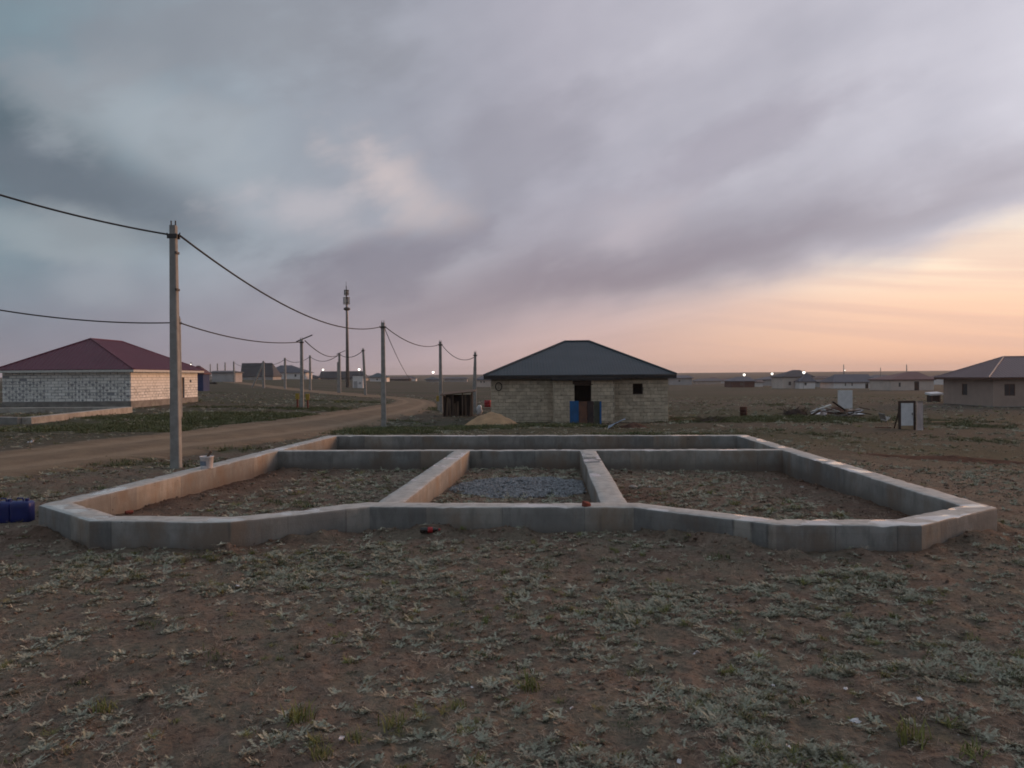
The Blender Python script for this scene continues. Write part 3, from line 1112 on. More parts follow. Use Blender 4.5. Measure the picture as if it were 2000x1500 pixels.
def lay_blocks(par, origin, ux, L, H, bl, bh, holes, material, key, name, budget, proud=0.03, drop=0.0, jit=0.012, gap=0.022):
    """courses of blocks on a wall face; origin at its lower end, ux along it, outward = ux turned right; beyond the budget one joined mass"""
    ux = Vector(ux).normalized()
    on = Vector((ux.y, -ux.x, 0))
    rz = math.atan2(ux.y, ux.x)
    meshes = block_meshes(key, bl - gap, bh - gap, 0.16, material, jit=jit)
    rest = MB()
    rows = int(round(H / bh))
    for r_ in range(rows):
        x = -bl / 2 if r_ % 2 else 0.0
        while x < L - 0.02:
            x0, x1 = max(x, 0), min(x + bl, L)
            z0 = r_ * bh
            zm = z0 + bh / 2
            runs = [(x0, x1)]
            for q in holes:
                if q[2] < zm < q[3]:
                    runs = [r2 for r1 in runs for r2 in ((r1[0], min(r1[1], q[0])), (max(r1[0], q[1]), r1[1])) if r2[1] - r2[0] > 0.06]
            for x0, x1 in runs:
                full, xm = x1 - x0, (x0 + x1) / 2
                if full <= 0.06 or random.random() < drop:
                    continue
                p = Vector(origin) + ux * xm + Vector((0, 0, zm)) + on * (proud - 0.08 + random.uniform(-.012, .012))
                if budget[0] > 0:
                    o = bpy.data.objects.new(name, random.choice(meshes))
                    COL.objects.link(o)
                    o.parent = par
                    o.location = p
                    o.rotation_euler = (0, 0, rz)
                    o.scale = (full / bl, 1, 1)
                    budget[0] -= 1
                else:
                    rest.box(p.x, p.y, p.z, full - gap, 0.16, bh - gap, rz)
            x += bl
    if rest.v:
        tag(rest.build(name + '_courses', material, par), kind='stuff')


def window(par, x, y, z, ww, hh, ux=(1, 0, 0), frame=None, depth=0.10, bars=1, name='window'):
    """framed window set in an opening; x, y, z its lower left outer corner, outward = ux turned right"""
    ux = Vector(ux)
    on = Vector((ux.y, -ux.x, 0))
    rz = math.atan2(ux.y, ux.x)
    base = Vector((x, y, z)) - on * depth
    f = MB()
    t = 0.06

    def bar(a, b, e, g_):
        m_ = base + ux * ((a + b) / 2) + Vector((0, 0, (e + g_) / 2))
        f.box(m_.x, m_.y, m_.z, b - a, 0.05, g_ - e, rz)
    bar(0, ww, 0, t)
    bar(0, ww, hh - t, hh)
    bar(0, t, t, hh - t)
    bar(ww - t, ww, t, hh - t)
    for k_ in range(bars):
        q = ww * (k_ + 1) / (bars + 1)
        bar(q - t / 2, q + t / 2, t, hh - t)
    wd = f.build(name, frame or M_FASCIAW, par)
    m_ = base + ux * (ww / 2) + Vector((0, 0, hh / 2))
    MB().box(m_.x, m_.y, m_.z, ww - 0.02, 0.012, hh - 0.02, rz).build('pane', M_GLASS, wd)
    return wd


# --- stone house straight ahead
hd_ = 50.0
p0, p1 = at(960, 825, hd_), at(1305, 825, hd_)
hx0, hx1, hy0 = p0.x, p1.x, hd_
hzb = -0.62
hD = 11.0
heave = at(1132, 735, 49.4).z
HW = heave - hzb
house = thing('stone_house', (0, 0, 0), 'unfinished pale stone house with dark slate blue hip roof and porch', 'house')
bud = [300]
vx0, vx1 = at(1083, 800, hd_ - 1.4).x, at(1200, 800, hd_ - 1.4).x
wx0, wx1 = at(1236, 760, hd_).x, at(1255.5, 760, hd_).x
wz0, wz1 = at(1245, 770, hd_).z, at(1245, 749, hd_).z
wl = MB()
T_ = 0.34
hole = [(wx0 - hx0, wx1 - hx0, wz0 - hzb, wz1 - hzb)]
inner = [(vx0 + .6 - hx0, vx1 - .6 - hx0, 0.0, 2.5)]
for a, b, e, f_ in wall_rects(hx1 - hx0, HW - .1, hole + inner):
    wl.span(hx0 + a, hx0 + b, hy0, hy0 + T_, hzb + e, hzb + f_)
fw = wl.build('front_wall', M_MORTAR, house)
lay_blocks(fw, (hx0, hy0, hzb), (1, 0, 0), hx1 - hx0, HW - .16, 0.46, 0.235,
           hole + [(vx0 - hx0 + .1, vx1 - hx0 - .1, 0, 9)], M_STONE, 'stone', 'stone_block', bud)
sw = MB().span(hx1 - T_, hx1 - .003, hy0 + T_, hy0 + hD, hzb, hzb + HW - .1).build('side_wall', M_MORTAR, house)
lay_blocks(sw, (hx1, hy0, hzb), (0, 1, 0), hD, HW - .16, 0.46, 0.235, [], M_STONE, 'stone', 'stone_block', [0])
sw = MB().span(hx0 + .003, hx0 + T_, hy0 + T_, hy0 + hD, hzb, hzb + HW - .1).build('side_wall', M_MORTAR, house)
lay_blocks(sw, (hx0, hy0 + hD, hzb), (0, -1, 0), hD, HW - .16, 0.46, 0.235, [], M_STONE, 'stone', 'stone_block', [0])
MB().span(hx0 + T_, hx1 - T_, hy0 + hD - T_, hy0 + hD, hzb, hzb + HW - .1).build('back_wall', M_MORTAR, house)
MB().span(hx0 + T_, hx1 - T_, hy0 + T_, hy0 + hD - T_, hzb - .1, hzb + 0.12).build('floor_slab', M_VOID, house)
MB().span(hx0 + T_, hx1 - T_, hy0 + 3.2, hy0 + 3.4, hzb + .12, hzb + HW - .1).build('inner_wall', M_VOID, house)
# porch: two stone piers, dark doorway, thin flat canopy
vy = hy0 - 1.4
dx0, dx1 = at(1122, 800, vy).x, at(1155, 800, vy).x
pz1 = at(1140, 744, vy).z
for a, b in ((vx0, dx0), (dx1, vx1)):
    pr = MB().span(a, b, vy, vy + .3, hzb, pz1).build('porch_pier', M_MORTAR, house)
    lay_blocks(pr, (a, vy, hzb), (1, 0, 0), b - a, pz1 - hzb, 0.40, 0.235, [], M_STONE, 'stonep', 'stone_block', bud)
for a in (vx0, vx1 - .28):
    pr = MB().span(a + .003, a + .277, vy + .3, hy0 - .12, hzb, pz1).build('porch_side', M_MORTAR, house)
    q = (a, hy0 - .1, hzb) if a == vx0 else (a + .28, vy, hzb)
    lay_blocks(pr, q, (0, -1, 0) if a == vx0 else (0, 1, 0), 1.3, pz1 - hzb, 0.40, 0.235, [], M_STONE, 'stonep', 'stone_block', [0])
MB().span(dx0 - .1, dx1 + .1, vy - .03, vy + .28, at(1140, 752, vy).z, at(1140, 745, vy).z + .1).build('door_lintel', M_WOODDK, house)
MB().span(at(1078, 740, vy).x, at(1212, 740, vy).x, vy - .35, hy0 - .05, pz1 + .02, pz1 + .19).build('porch_canopy', M_FASCIAD, house, bevel=0.02)
MB().span(wx0 - .2, wx1 + .2, hy0 - .045, hy0 + .1, wz1 + .002, wz1 + .1).build('window_lintel', M_STONE, house)
fr = MB()
for a, b, e, f_ in ((wx0, wx0 + .06, wz0, wz1), (wx1 - .06, wx1, wz0, wz1), (wx0 + .06, wx1 - .06, wz0, wz0 + .06), (wx0 + .06, wx1 - .06, wz1 - .06, wz1)):
    fr.span(a, b, hy0 + .12, hy0 + .18, e, f_)
fr.build('window_frame', M_WOODDK, house)
ry = hy0 + hD / 2
zr = at(1126, 667, ry).z
hip_roof(house, at(945, 735, 49.5).x, at(1321, 735, 49.5).x, hy0 - .5, hy0 + hD + .5, heave + .1, zr, (at(1104, 667, ry).x, ry), (at(1150, 667, ry).x, ry),
         M_ROOFSLATE, M_FASCIAD, pitch=0.20, amp=0.006, fh=0.2)
coil = MB()
cc = at(974, 755, hd_ - .1)
for k_ in range(2):
    coil.tube([(cc.x + (.22 - .03 * k_) * math.cos(a), hy0 - .09 - .03 * k_, cc.z + (.27 - .03 * k_) * math.sin(a)) for a in np.linspace(0, 2 * math.pi, 20)], 0.02, 6, False)
tag(coil.build('cable_coil', M_WIRE, None, True), 'dark coil of cable hanging on the stone house wall', 'cable coil')

# --- white block house on the left
LX1 = at(255, 760, 66).x
LX0 = LX1 - 11.0
LY0, LY1 = 66.0, 80.0
lzb = min(hz(LX1, LY0), hz(LX1, LY1), hz(LX0, LY0)) - .15
lze = at(255, 726, 66).z
plz = at(255, 783.5, 66).z
lh = thing('white_block_house', (0, 0, 0), 'unfinished white block house with wine red hip roof across the road', 'house')
WH = lze - plz
wl = MB()
hole = [(LY1 - LY0 - 4.2, LY1 - LY0 - 3.2, 0.0, 2.1), (LY1 - LY0 - 1.9, LY1 - LY0 - 1.5, 1.45, 1.85)]
fw = MB().span(LX0 + .005, LX1 - .3, LY0, LY0 + .3, plz, lze).build('front_wall', M_MORTARDK, lh)
bud = [300]
lay_blocks(fw, (LX0, LY0, plz), (1, 0, 0), LX1 - LX0, WH, 0.60, WH / 10, [], M_WHITEBLOCK, 'wblock', 'wall_block', bud, jit=0.02, gap=0.05, drop=0.02)
for a, b, e, f_ in wall_rects(LY1 - LY0, WH, hole):
    wl.span(LX1 - .3, LX1, LY0 + a, LY0 + b, plz + e, plz + f_)
sw = wl.build('side_wall', M_MORTARDK, lh)
lay_blocks(sw, (LX1, LY0, plz), (0, 1, 0), LY1 - LY0, WH, 0.60, WH / 10, hole, M_WHITEBLOCK, 'wblock', 'wall_block', bud, jit=0.012, gap=0.03)
MB().span(LX0, LX0 + .3, LY0 + .3, LY1, plz, lze).build('side_wall', M_WHITEBLOCK, lh)
MB().span(LX0 + .3, LX1 - .3, LY1 - .3, LY1, plz, lze).build('back_wall', M_WHITEBLOCK, lh)
MB().span(LX0 - .06, LX1 + .06, LY0 - .06, LY1 + .06, lzb - .4, plz + .003).build('plinth', M_PLINTH, lh, bevel=0.02)
# glue smears left between the blocks of the front
sm = MB()
for r_ in range(7):
    for k_ in range(19):
        if random.random() < 0.8:
            x = LX0 + .3 + k_ * .6 + (0.3 if r_ % 2 else 0)
            if x > LX1 - .2 or (LX1 - 7.2 < x < LX1 - 5.6):
                continue
            z = plz + WH / 10 * (r_ + 0.5) + random.uniform(-.03, .03)
            ww, hh = random.uniform(.22, .36), random.uniform(.16, .26)
            sm.quad((x - ww / 2, LY0 - .055, z + .04), (x, LY0 - .07, z - hh / 2), (x + ww / 2, LY0 - .055, z + .02), (x + .02, LY0 - .06, z + hh / 2))
tag(sm.build('glue_smear', M_MORTARDK, fw), kind='stuff')
dr = MB().span(LX1 - .2, LX1 - .14, LY1 - 4.18, LY1 - 3.22, plz + .02, plz + 2.08).build('door', M_WOODLT, lh)
MB().span(LX1 - .14, LX1 - .1, LY1 - 4.18, LY1 - 4.06, plz + .02, plz + 2.08).build('door_stile', M_WOOD, dr)
MB().span(LX1 - .28, LX1 - .24, LY1 - 1.9, LY1 - 1.5, plz + 1.45, plz + 1.85).build('vent_shade_sheet', M_VOID, lh)  # near-black sheet in the vent hole, its darkness painted shade
ra, rb2 = at(175, 662, 69.8), at(235, 667, 75.3)
rxm = (LX0 + LX1) / 2
hip_roof(lh, LX0 - .5, LX1 + .5, LY0 - .5, LY1 + .5, lze + .22, (ra.z + rb2.z) / 2, (rxm, 69.9), (rxm, 75.4), M_ROOFWINE, M_FASCIAW, pitch=0.35, amp=0.03, fh=0.2)

M_FOOT = mat('lit_footing', c(0.40, 0.375, 0.34), c(0.28, 0.255, 0.23), 1.5, .95, .4, 14, c3=c(0.2, 0.16, 0.125), c3scale=2)  # paler concrete for the lit runs, light put into the colour
# low unfinished footing in front of it
ft = thing('low_footing', (0, 0, 0), 'low pale unfinished wall footing before the white block house', 'footing')
fa, fb_, fc_ = gpt(-60, 827), gpt(52, 828), gpt(252, 806)


def course(a, b, wd, z0, z1, name, material, par):
    v = (b - a)
    L = v.xy.length
    m_ = (a + b) / 2
    return MB().box(m_.x, m_.y, (z0 + z1) / 2, L, wd, z1 - z0, math.atan2(v.y, v.x)).build(name, material, par, bevel=0.03)


zf = min(fa.z, fb_.z, fc_.z)
ftop = at(52, 815, fb_.y).z
course(fa, fb_ - Vector((.26, 0, 0)), .5, zf - .3, ftop, 'wall_section', M_PLINTH, ft)  # front run in darker concrete, its shade put into the colour
course(fb_, fc_, .5, zf - .3, ftop - .004, 'wall_section', M_FOOT, ft)
fd_ = gpt(-60, 806)
course(fd_, fc_ + Vector((-.3, .6, 0)), .5, zf - .3, ftop - .03, 'wall_section', M_FOOT, ft)

# --- beige house at the right edge
RX0 = at(1940, 760, 78).x
RY0, RY1 = 78.0, 87.0
rzb = min(hz(RX0, RY0), hz(RX0, RY1), hz(RX0 + 8, RY0)) - .1
rze = at(1940, 741, 78).z
rh = thing('beige_house', (0, 0, 0), 'beige house with mauve hip roof cut by the right edge', 'house')
RW = 12.0
WH = rze - rzb
M_BEIGE = mat('pinkish_beige_plaster', c(0.36, 0.275, 0.235), c(0.31, 0.24, 0.21), 1.2, 0.9, 0.3, 10)
wx0, wx1 = at(1962, 760, 78).x - RX0, at(1983, 760, 78).x - RX0
hz0, hz1 = at(1970, 773, 78).z - rzb, at(1970, 750, 78).z - rzb
wl = MB()
for a, b, e, f_ in wall_rects(RW, WH, [(wx0, wx1, hz0, hz1)]):
    wl.span(RX0 + a, RX0 + b, RY0, RY0 + .35, rzb + e, rzb + f_)
wl.build('front_wall', M_BEIGE, rh)
lw = [(4.1, 5.1, hz0 - .05, hz1)]
wl = MB()
for a, b, e, f_ in wall_rects(RY1 - RY0 - .35, WH, lw):
    wl.span(RX0, RX0 + .35, RY0 + .35 + a, RY0 + .35 + b, rzb + e, rzb + f_)
wl.build('side_wall', M_BEIGE, rh)
MB().span(RX0 + .35, RX0 + RW, RY1 - .35, RY1, rzb, rzb + WH).build('back_wall', M_BEIGE, rh)
MB().span(RX0 + RW - .35, RX0 + RW - .003, RY0 + .35, RY1 - .35, rzb, rzb + WH).build('side_wall', M_BEIGE, rh)
MB().span(RX0 - .05, RX0 + RW + .05, RY0 - .05, RY1 + .05, rzb - .4, rzb + .25).build('plinth', M_PLINTH, rh)
M_BROWNFR = mat('brown_window_frame', c(0.10, 0.045, 0.03), c(0.08, 0.04, 0.03), 4, 0.6)
window(rh, RX0 + wx0, RY0, rzb + hz0, wx1 - wx0, hz1 - hz0, (1, 0, 0), M_BROWNFR, bars=1)
window(rh, RX0, RY0 + .35 + 5.1, rzb + hz0 - .05, 1.0, hz1 - hz0 + .05, (0, -1, 0), M_BROWNFR, bars=0)
rm = (RY0 + RY1) / 2
rap = at(1960, 697, rm)
hip_roof(rh, at(1933, 742, 77.5).x - .1, RX0 + RW + .5, RY0 - .5, RY1 + .5, rze + .2, rap.z, (rap.x, rm), (RX0 + RW - 3.6, rm), M_ROOFROSE, M_BROWNFR, pitch=0.35, amp=0.03, fh=0.18,
         cap=mat('lit_ridge_cap', c(0.30, 0.25, 0.25), None, 4, 0.5))  # caps paler than the roof: light catching them put into the colour

# --- far houses
ROOFS = dict(black=mat('far_black_roof', c(0.022, 0.023, 0.03), c(0.03, 0.03, 0.036), 0.3, 0.6), slate=mat('far_slate_roof', c(0.052, 0.060, 0.082), c(0.065, 0.072, 0.095), 0.3, 0.6),
             teal=mat('far_teal_roof', c(0.035, 0.06, 0.075), c(0.045, 0.07, 0.085), 0.3, 0.6), wine=mat('far_red_roof', c(0.085, 0.028, 0.03), c(0.10, 0.036, 0.036), 0.3, 0.6),
             brown=mat('far_brown_roof', c(0.075, 0.045, 0.04), c(0.09, 0.055, 0.05), 0.3, 0.6), grey=mat('far_grey_roof', c(0.08, 0.08, 0.09), c(0.095, 0.095, 0.105), 0.3, 0.7))
WALLS = dict(white=mat('far_white_wall', c(0.72, 0.69, 0.69), c(0.62, 0.60, 0.60), 0.5, 0.9), grey=mat('far_grey_wall', c(0.40, 0.39, 0.40), c(0.33, 0.32, 0.33), 0.5, 0.9),
             beige=mat('far_beige_wall', c(0.58, 0.49, 0.44), c(0.50, 0.42, 0.38), 0.5, 0.9), brick=mat('far_brick_wall', c(0.12, 0.055, 0.045), c(0.095, 0.045, 0.04), 0.5, 0.9),
             dark=mat('far_dark_wall', c(0.06, 0.055, 0.055), c(0.05, 0.045, 0.045), 0.5, 0.9), blue=mat('far_blue_wall', c(0.03, 0.05, 0.14), c(0.03, 0.045, 0.11), 0.5, 0.8))


def far_house(px0, px1, eave, base, ridge, rp0, rp1, d, wall, roof, label, wins=(), door=None, dep=9.0, name='far_house', ovp=3, group='houses across the plain'):
    x0, x1 = at(px0, base, d).x, at(px1, base, d).x
    zb = min(at((px0 + px1) / 2, base, d).z, hz((x0 + x1) / 2, d)) - .1
    ze = at((px0 + px1) / 2, eave, d).z
    par = thing(name, (x0, d, zb), label, 'house', group)
    par_off = Vector((x0, d, zb))
    Wd, Hh = x1 - x0, ze - zb
    wl_ = MB()
    holes = []
    for q in wins:
        a, b = at(q[0], q[2], d).x - x0, at(q[1], q[2], d).x - x0
        holes.append((a, b, at(q[0], q[3], d).z - zb, at(q[0], q[2], d).z - zb))
    for a, b, e, f_ in wall_rects(Wd, Hh, holes):
        wl_.span(a, b, 0, .3, e - (.6 if e == 0 else 0), f_)
    wl_.span(.003, .3, .3, dep, -.6, Hh).span(Wd - .3, Wd - .003, .3, dep, -.6, Hh).span(.3, Wd - .3, dep - .3, dep - .003, -.6, Hh)
    wl_.build('wall', WALLS[wall], par)
    for q in holes:
        window(par, q[0], 0, q[2], q[1] - q[0], q[3] - q[2], (1, 0, 0), M_FASCIAW, bars=0)
    if door:
        a, b = at(door[0], base, d).x - x0, at(door[1], base, d).x - x0
        MB().span(a, b, -.05, -.002, 0, at(door[0], door[2], d).z - zb).build('door', M_WOODDK, par)
    ov = ovp * d / F
    zr_ = at((px0 + px1) / 2, ridge, d + dep / 2).z - zb
    r0, r1 = at(rp0, ridge, d + dep / 2).x - x0, at(rp1, ridge, d + dep / 2).x - x0
    A, B, C_, E_ = (-ov, -ov, Hh), (Wd + ov, -ov, Hh), (Wd + ov, dep + ov, Hh), (-ov, dep + ov, Hh)
    q1, q2 = (r0, dep / 2, zr_), (r1, dep / 2, zr_)
    low = [(p[0], p[1], Hh - .18) for p in (A, B, C_, E_)]
    rf = MB()
    rf.quad(A, B, q2, q1).quad(C_, E_, q1, q2).quad(B, C_, q2).quad(E_, A, q1)
    for a, b, e, f_ in ((A, B, low[1], low[0]), (B, C_, low[2], low[1]), (C_, E_, low[3], low[2]), (E_, A, low[0], low[3])):
        rf.quad(b, a, f_, e)
    rf.quad(*low)
    rf.build('roof', ROOFS[roof], par)
    return par


far_house(472, 533, 735, 745, 709, 472.5, 532, 300, 'grey', 'black', 'far house with tall black straight ridged roof left of the poles', dep=11, wins=((500, 504, 737, 741),), ovp=2)
far_house(520, 597, 727.5, 741, 713.5, 548, 570, 330, 'white', 'slate', 'far white house with slate hip roof beside the black roofed house', wins=((540, 544, 731, 736), (575, 579, 731, 736)), dep=11)
far_house(626, 712, 738, 746, 725, 627, 708, 330, 'grey', 'black', 'far low house with long black roof behind the antenna mast', dep=9, wins=((640, 643, 740, 743),))
far_house(600, 622, 737, 741, 732.5, 608, 614, 380, 'grey', 'black', 'tiny dark roofed hut between two far houses', dep=6)
far_house(722, 755, 736.5, 746, 728.5, 736, 740, 320, 'white', 'teal', 'far white cottage with teal pyramid roof right of the booth', dep=8, wins=((735, 738, 739, 743),))
far_house(758, 800, 740, 747, 736, 760, 798, 420, 'dark', 'brown', 'far low dark building right of the teal roofed cottage', dep=8)
far_house(832, 858, 741, 748, 736.5, 842, 848, 380, 'grey', 'teal', 'far small house with teal roof by the street lamp', dep=7)
far_house(868, 912, 739.5, 746, 736, 872, 908, 470, 'grey', 'grey', 'far long grey barn between the two middle poles', dep=8)
far_house(930, 978, 741, 752, 734, 940, 965, 260, 'beige', 'slate', 'far house with slate roof peeping past the stone house', dep=8, wins=((938, 941, 744, 748), (944, 947, 744, 748)))
far_house(1300, 1352, 738, 751, 733, 1306, 1345, 330, 'grey', 'slate', 'far grey house just right of the stone house', dep=9, wins=((1325, 1329, 742, 746),))
far_house(1362, 1408, 744, 750, 739, 1366, 1404, 380, 'beige', 'grey', 'far pale low house in the middle of the plain', dep=8)
far_house(1430, 1474, 744, 756, 736, 1438, 1462, 250, 'brick', 'slate', 'far dark red brick house under a street lamp', dep=9, wins=((1446, 1450, 748, 752),))
far_house(1490, 1528, 741, 752, 736, 1494, 1522, 300, 'grey', 'slate', 'far grey house left of the two storey house', dep=8)
far_house(1529, 1588, 735.5, 759, 722.5, 1548, 1562, 215, 'beige', 'black', 'far two storey house with steep dark hip roof', dep=9, wins=((1540, 1546, 745, 753), (1556, 1561, 745, 753)))
far_house(1562, 1592, 745, 759, 733, 1572, 1580, 211, 'white', 'slate', 'pale lean porch wing before the two storey house', dep=3.6, name='porch_wing', wins=((1571, 1576, 747, 753),), ovp=2)
far_house(1628, 1700, 746, 759, 731, 1630, 1696, 212, 'white', 'slate', 'far white house with long slate gable roof', dep=9, wins=((1650, 1653, 748, 754), (1663, 1666, 748, 754)), door=(1690, 1696, 749))
far_house(1740, 1824, 741, 763, 726, 1772, 1792, 168, 'beige', 'wine', 'far beige house with dark red hip roof left of the beige house', dep=10, wins=((1755, 1760, 747, 756),), door=(1786, 1795, 745))
far_house(1598, 1626, 745, 757, 741, 1600, 1622, 250, 'grey', 'grey', 'low grey shed between the two pale far houses', dep=6)
far_house(1705, 1736, 741, 756, 737, 1708, 1733, 270, 'brick', 'slate', 'far red brick shed left of the dark red roof', dep=7)
far_house(380, 397, 729, 752, 714, 384, 390, 125, 'blue', 'wine', 'blue walled house with red roof behind the white block house', dep=2.6, wins=())
far_house(414, 460, 727, 741, 724, 416, 458, 240, 'grey', 'grey', 'low grey green shed beyond the far fence posts', dep=6)
far_house(1408, 1428, 743, 751, 739, 1412, 1424, 420, 'white', 'brown', 'tiny pale house with brown roof far off in the gap', dep=7)
far_house(1474, 1490, 746, 755, 742, 1477, 1487, 270, 'white', 'brown', 'tiny white hut beside the dark red brick house', dep=6)

for q_ in ((1312, 1330, 743, 749, 739, 1316, 1326, 520, 'white', 'slate', 'tiny white house at the far centre right of the stone house'),
           (1384, 1402, 741, 747, 737, 1388, 1398, 560, 'grey', 'wine', 'tiny red roofed house on the far horizon'),
           (1415, 1440, 742, 748, 738, 1420, 1434, 600, 'beige', 'black', 'tiny dark roofed house on the far horizon'),
           (1500, 1520, 738, 746, 734, 1504, 1516, 480, 'white', 'grey', 'tiny grey roofed house behind the two storey house, left'),
           (1592, 1622, 739, 748, 734, 1598, 1616, 420, 'beige', 'brown', 'small brown roofed house between the two pale far houses'),
           (1700, 1740, 737, 747, 732, 1708, 1730, 380, 'white', 'slate', 'small slate roofed house behind the red brick shed'),
           (1826, 1850, 738, 749, 732, 1832, 1844, 330, 'white', 'wine', 'small red roofed house just left of the beige house'),
           (780, 812, 739, 745, 735, 788, 804, 520, 'white', 'slate', 'tiny slate roofed house above the road bend'),
           (884, 906, 740, 746, 736, 888, 900, 560, 'beige', 'wine', 'tiny red roofed house between the middle poles'),
           (640, 668, 735, 741, 731, 646, 660, 480, 'white', 'teal', 'tiny teal roofed house behind the long black roof')):
    far_house(*q_, dep=7, ovp=1.5)
fen = thing('post_fence', (0, 0, 0), 'thin line of fence posts on the rise beyond the wine red roof', 'fence')
for k_ in range(13):
    px = 404 + 5.2 * k_
    d_ = 270.0
    p = at(px, 740, d_)
    zz = hz(p.x, d_)
    MB().taper(p.x, d_, zz - .3, zz + 3.0, .28, .28, .24, .24).build('post', M_POLE, fen)
for hh in (1.2, 2.0, 2.8):
    MB().tube([(at(px, 740, 270.0).x, 270.0, hz(at(px, 740, 270.0).x, 270.0) + hh) for px in (404, 420, 436, 452, 467)], .05, 5).build('rail', M_WIRE, fen)

# ------------------------------------------------------------------ utility poles, cables, mast, lamps
def pole(px, ptop, pbase, d, label, w0=0.26, strut=None, arm=False, hooks=True, lean=0.0, name='utility_pole', tipw=0.72):
    x = at(px, pbase, d).x
    zg = hz(x, d)
    zt = at(px, ptop, d).z
    par = thing(name, (x, d, zg), label, 'pole', 'utility poles along the dirt road')
    H = zt - zg
    lx = lean * d / F
    MB().taper(0, 0, -.3, H, w0, w0 * .82, w0 * tipw, w0 * .62, lx).build('shaft', M_POLE, par)
    if hooks:
        b = MB()
        b.box(lx, -w0 * .3, H - .3, w0 * 1.02, .05, .12).box(lx, w0 * .32, H - .3, w0 * 1.02, .05, .12)
        b.build('clamp_band', M_DARKMETAL, par)
        for sx in (-1, 1):
            hk = MB().tube([(lx + sx * w0 * .3, 0, H - .3), (lx + sx * w0 * .62, 0, H - .3), (lx + sx * w0 * .66, 0, H - .2)], .02, 6).build('cable_hook', M_DARKMETAL, par)
            MB().tube([(lx + sx * w0 * .22, 0, H), (lx + sx * w0 * .22, 0, H + .13)], .018, 6).build('top_pin', M_DARKMETAL, par)
    if arm:
        MB().box(lx + .25, 0, H + .05, 1.5, .09, .09, 0, 0, R(-22)).build('cross_arm', M_DARKMETAL, par)
    if strut:
        sx = strut * d / F
        MB().tube([(lx * .9, 0, H * .94), (sx * .5, .1, H * .47), (sx, .2, -.3)], [w0 * .38, w0 * .42, w0 * .48], 6).build('strut', M_POLE, par)
    return Vector((x + lx, d, zt))


T1 = pole(343.5, 441, 915, 21, 'tall concrete utility pole nearest the foundation, its whole height in view', w0=0.265, tipw=0.62)
# small fittings only the near pole shows
n1 = bpy.data.objects.get('utility_pole')
for zz in (T1.z - .75, T1.z - 1.75):
    bb_ = MB().box(0.10, -.02, zz - n1.location.z, .05, .2, .06).build('bolt_strap', M_DARKMETAL, n1)
T1b = pole(351.5, 622, 826, 47, 'slim pole standing right behind the nearest utility pole', w0=0.24)
T2 = pole(749.5, 630, 835, 48, 'concrete utility pole on grass beside the road bend', w0=0.30)
T3 = pole(861, 667, 806, 70, 'utility pole beside the lean-to shed', w0=0.33)
T4 = pole(928, 688, 806, 69, 'pale utility pole with wide strut left of the stone house', w0=0.3, strut=-4, lean=1)
T5 = pole(590, 662, 797, 66, 'utility pole with slanted arm between two yellow markers', w0=0.30, arm=True)
T6 = pole(663.5, 689, 768, 122, 'far utility pole with arm left of the antenna mast', w0=0.42, arm=True)
T6b = pole(660.5, 707, 766, 126, 'shorter pole just behind the one with arm by the mast', w0=0.35, hooks=False)
T7 = pole(714, 681, 772, 110, 'leaning utility pole right of the antenna mast', w0=0.40, lean=-4)
T8 = pole(606, 694, 757, 150, 'thin utility pole right of the yellow markers', w0=0.45, hooks=False)
T9 = pole(557, 699, 757, 165, 'utility pole before the white far house', w0=0.5, hooks=False)
T10 = pole(515, 705, 757, 165, 'braced utility pole before the black roofed far house', w0=0.5, strut=-24, hooks=False, lean=0)
T11 = pole(457, 706, 741, 230, 'far pole left of the black roofed house', w0=0.5, hooks=False)
T12 = pole(440, 708, 741, 260, 'second far pole left of the black roofed house', w0=0.45, hooks=False)
T13 = pole(425, 710, 741, 290, 'third far pole left of the black roofed house', w0=0.45, hooks=False)
T14 = pole(411, 711, 740, 320, 'farthest pole left of the black roofed house', w0=0.45, hooks=False)
T15 = pole(1648, 712, 752, 240, 'thin far pole above the long slate gable roof', w0=0.26, hooks=False)
T16 = pole(1771, 712, 757, 190, 'thin far pole above the dark red far roof', w0=0.24, hooks=False)
T17 = pole(1720, 718, 754, 240, 'thin far pole left of the dark red far roof', w0=0.22, hooks=False)


def cable(a, b, sag, r, label, n=26):
    a, b = Vector(a), Vector(b)
    pts = []
    for i in range(n + 1):
        t = i / n
        p = a.lerp(b, t)
        p.z -= sag * 4 * t * (1 - t)
        pts.append(p)
    o = MB().tube(pts, r, 6).build('overhead_cable', M_WIRE, None, True)
    tag(o, label, 'cable', 'overhead cables between the poles')
    return o


dn = Vector((0, 0, -.25))
L1 = at(-120, 343, 17.5)
cable(T1 + dn + Vector((-.1, 0, 0)), L1, 0.12, 0.025, 'thick overhead cable from the nearest pole to the left edge')
cable(T1 + dn + Vector((.14, 0, 0)), T2 + dn + Vector((-.08, 0, 0)), 1.0, 0.028, 'sagging overhead cable from the nearest pole to the road bend pole')
cable(T2 + dn + Vector((.12, 0, 0)), T3 + dn, 0.62, 0.03, 'overhead cable from the road bend pole to the shed pole')
cable(T3 + dn + Vector((.1, 0, 0)), T4 + Vector((0, 0, -.4)), 0.75, 0.03, 'overhead cable from the shed pole to the strutted pole')
g_ = gpt(818, 800)
cable(T2 + Vector((.12, 0, -.4)), at(822, 732, 175), 2.4, 0.024, 'thin service cable running down from the road bend pole')
cable(T1b + dn, at(-120, 583, 40), 0.42, 0.042, 'lower overhead cable from the slim pole to the left edge')
cable(T1b + dn, T5 + dn, 0.5, 0.042, 'lower overhead cable from the slim pole to the arm pole')
cable(T5 + dn + Vector((.3, 0, .1)), T6 + dn, 0.8, 0.045, 'overhead cable from the arm pole towards the mast')
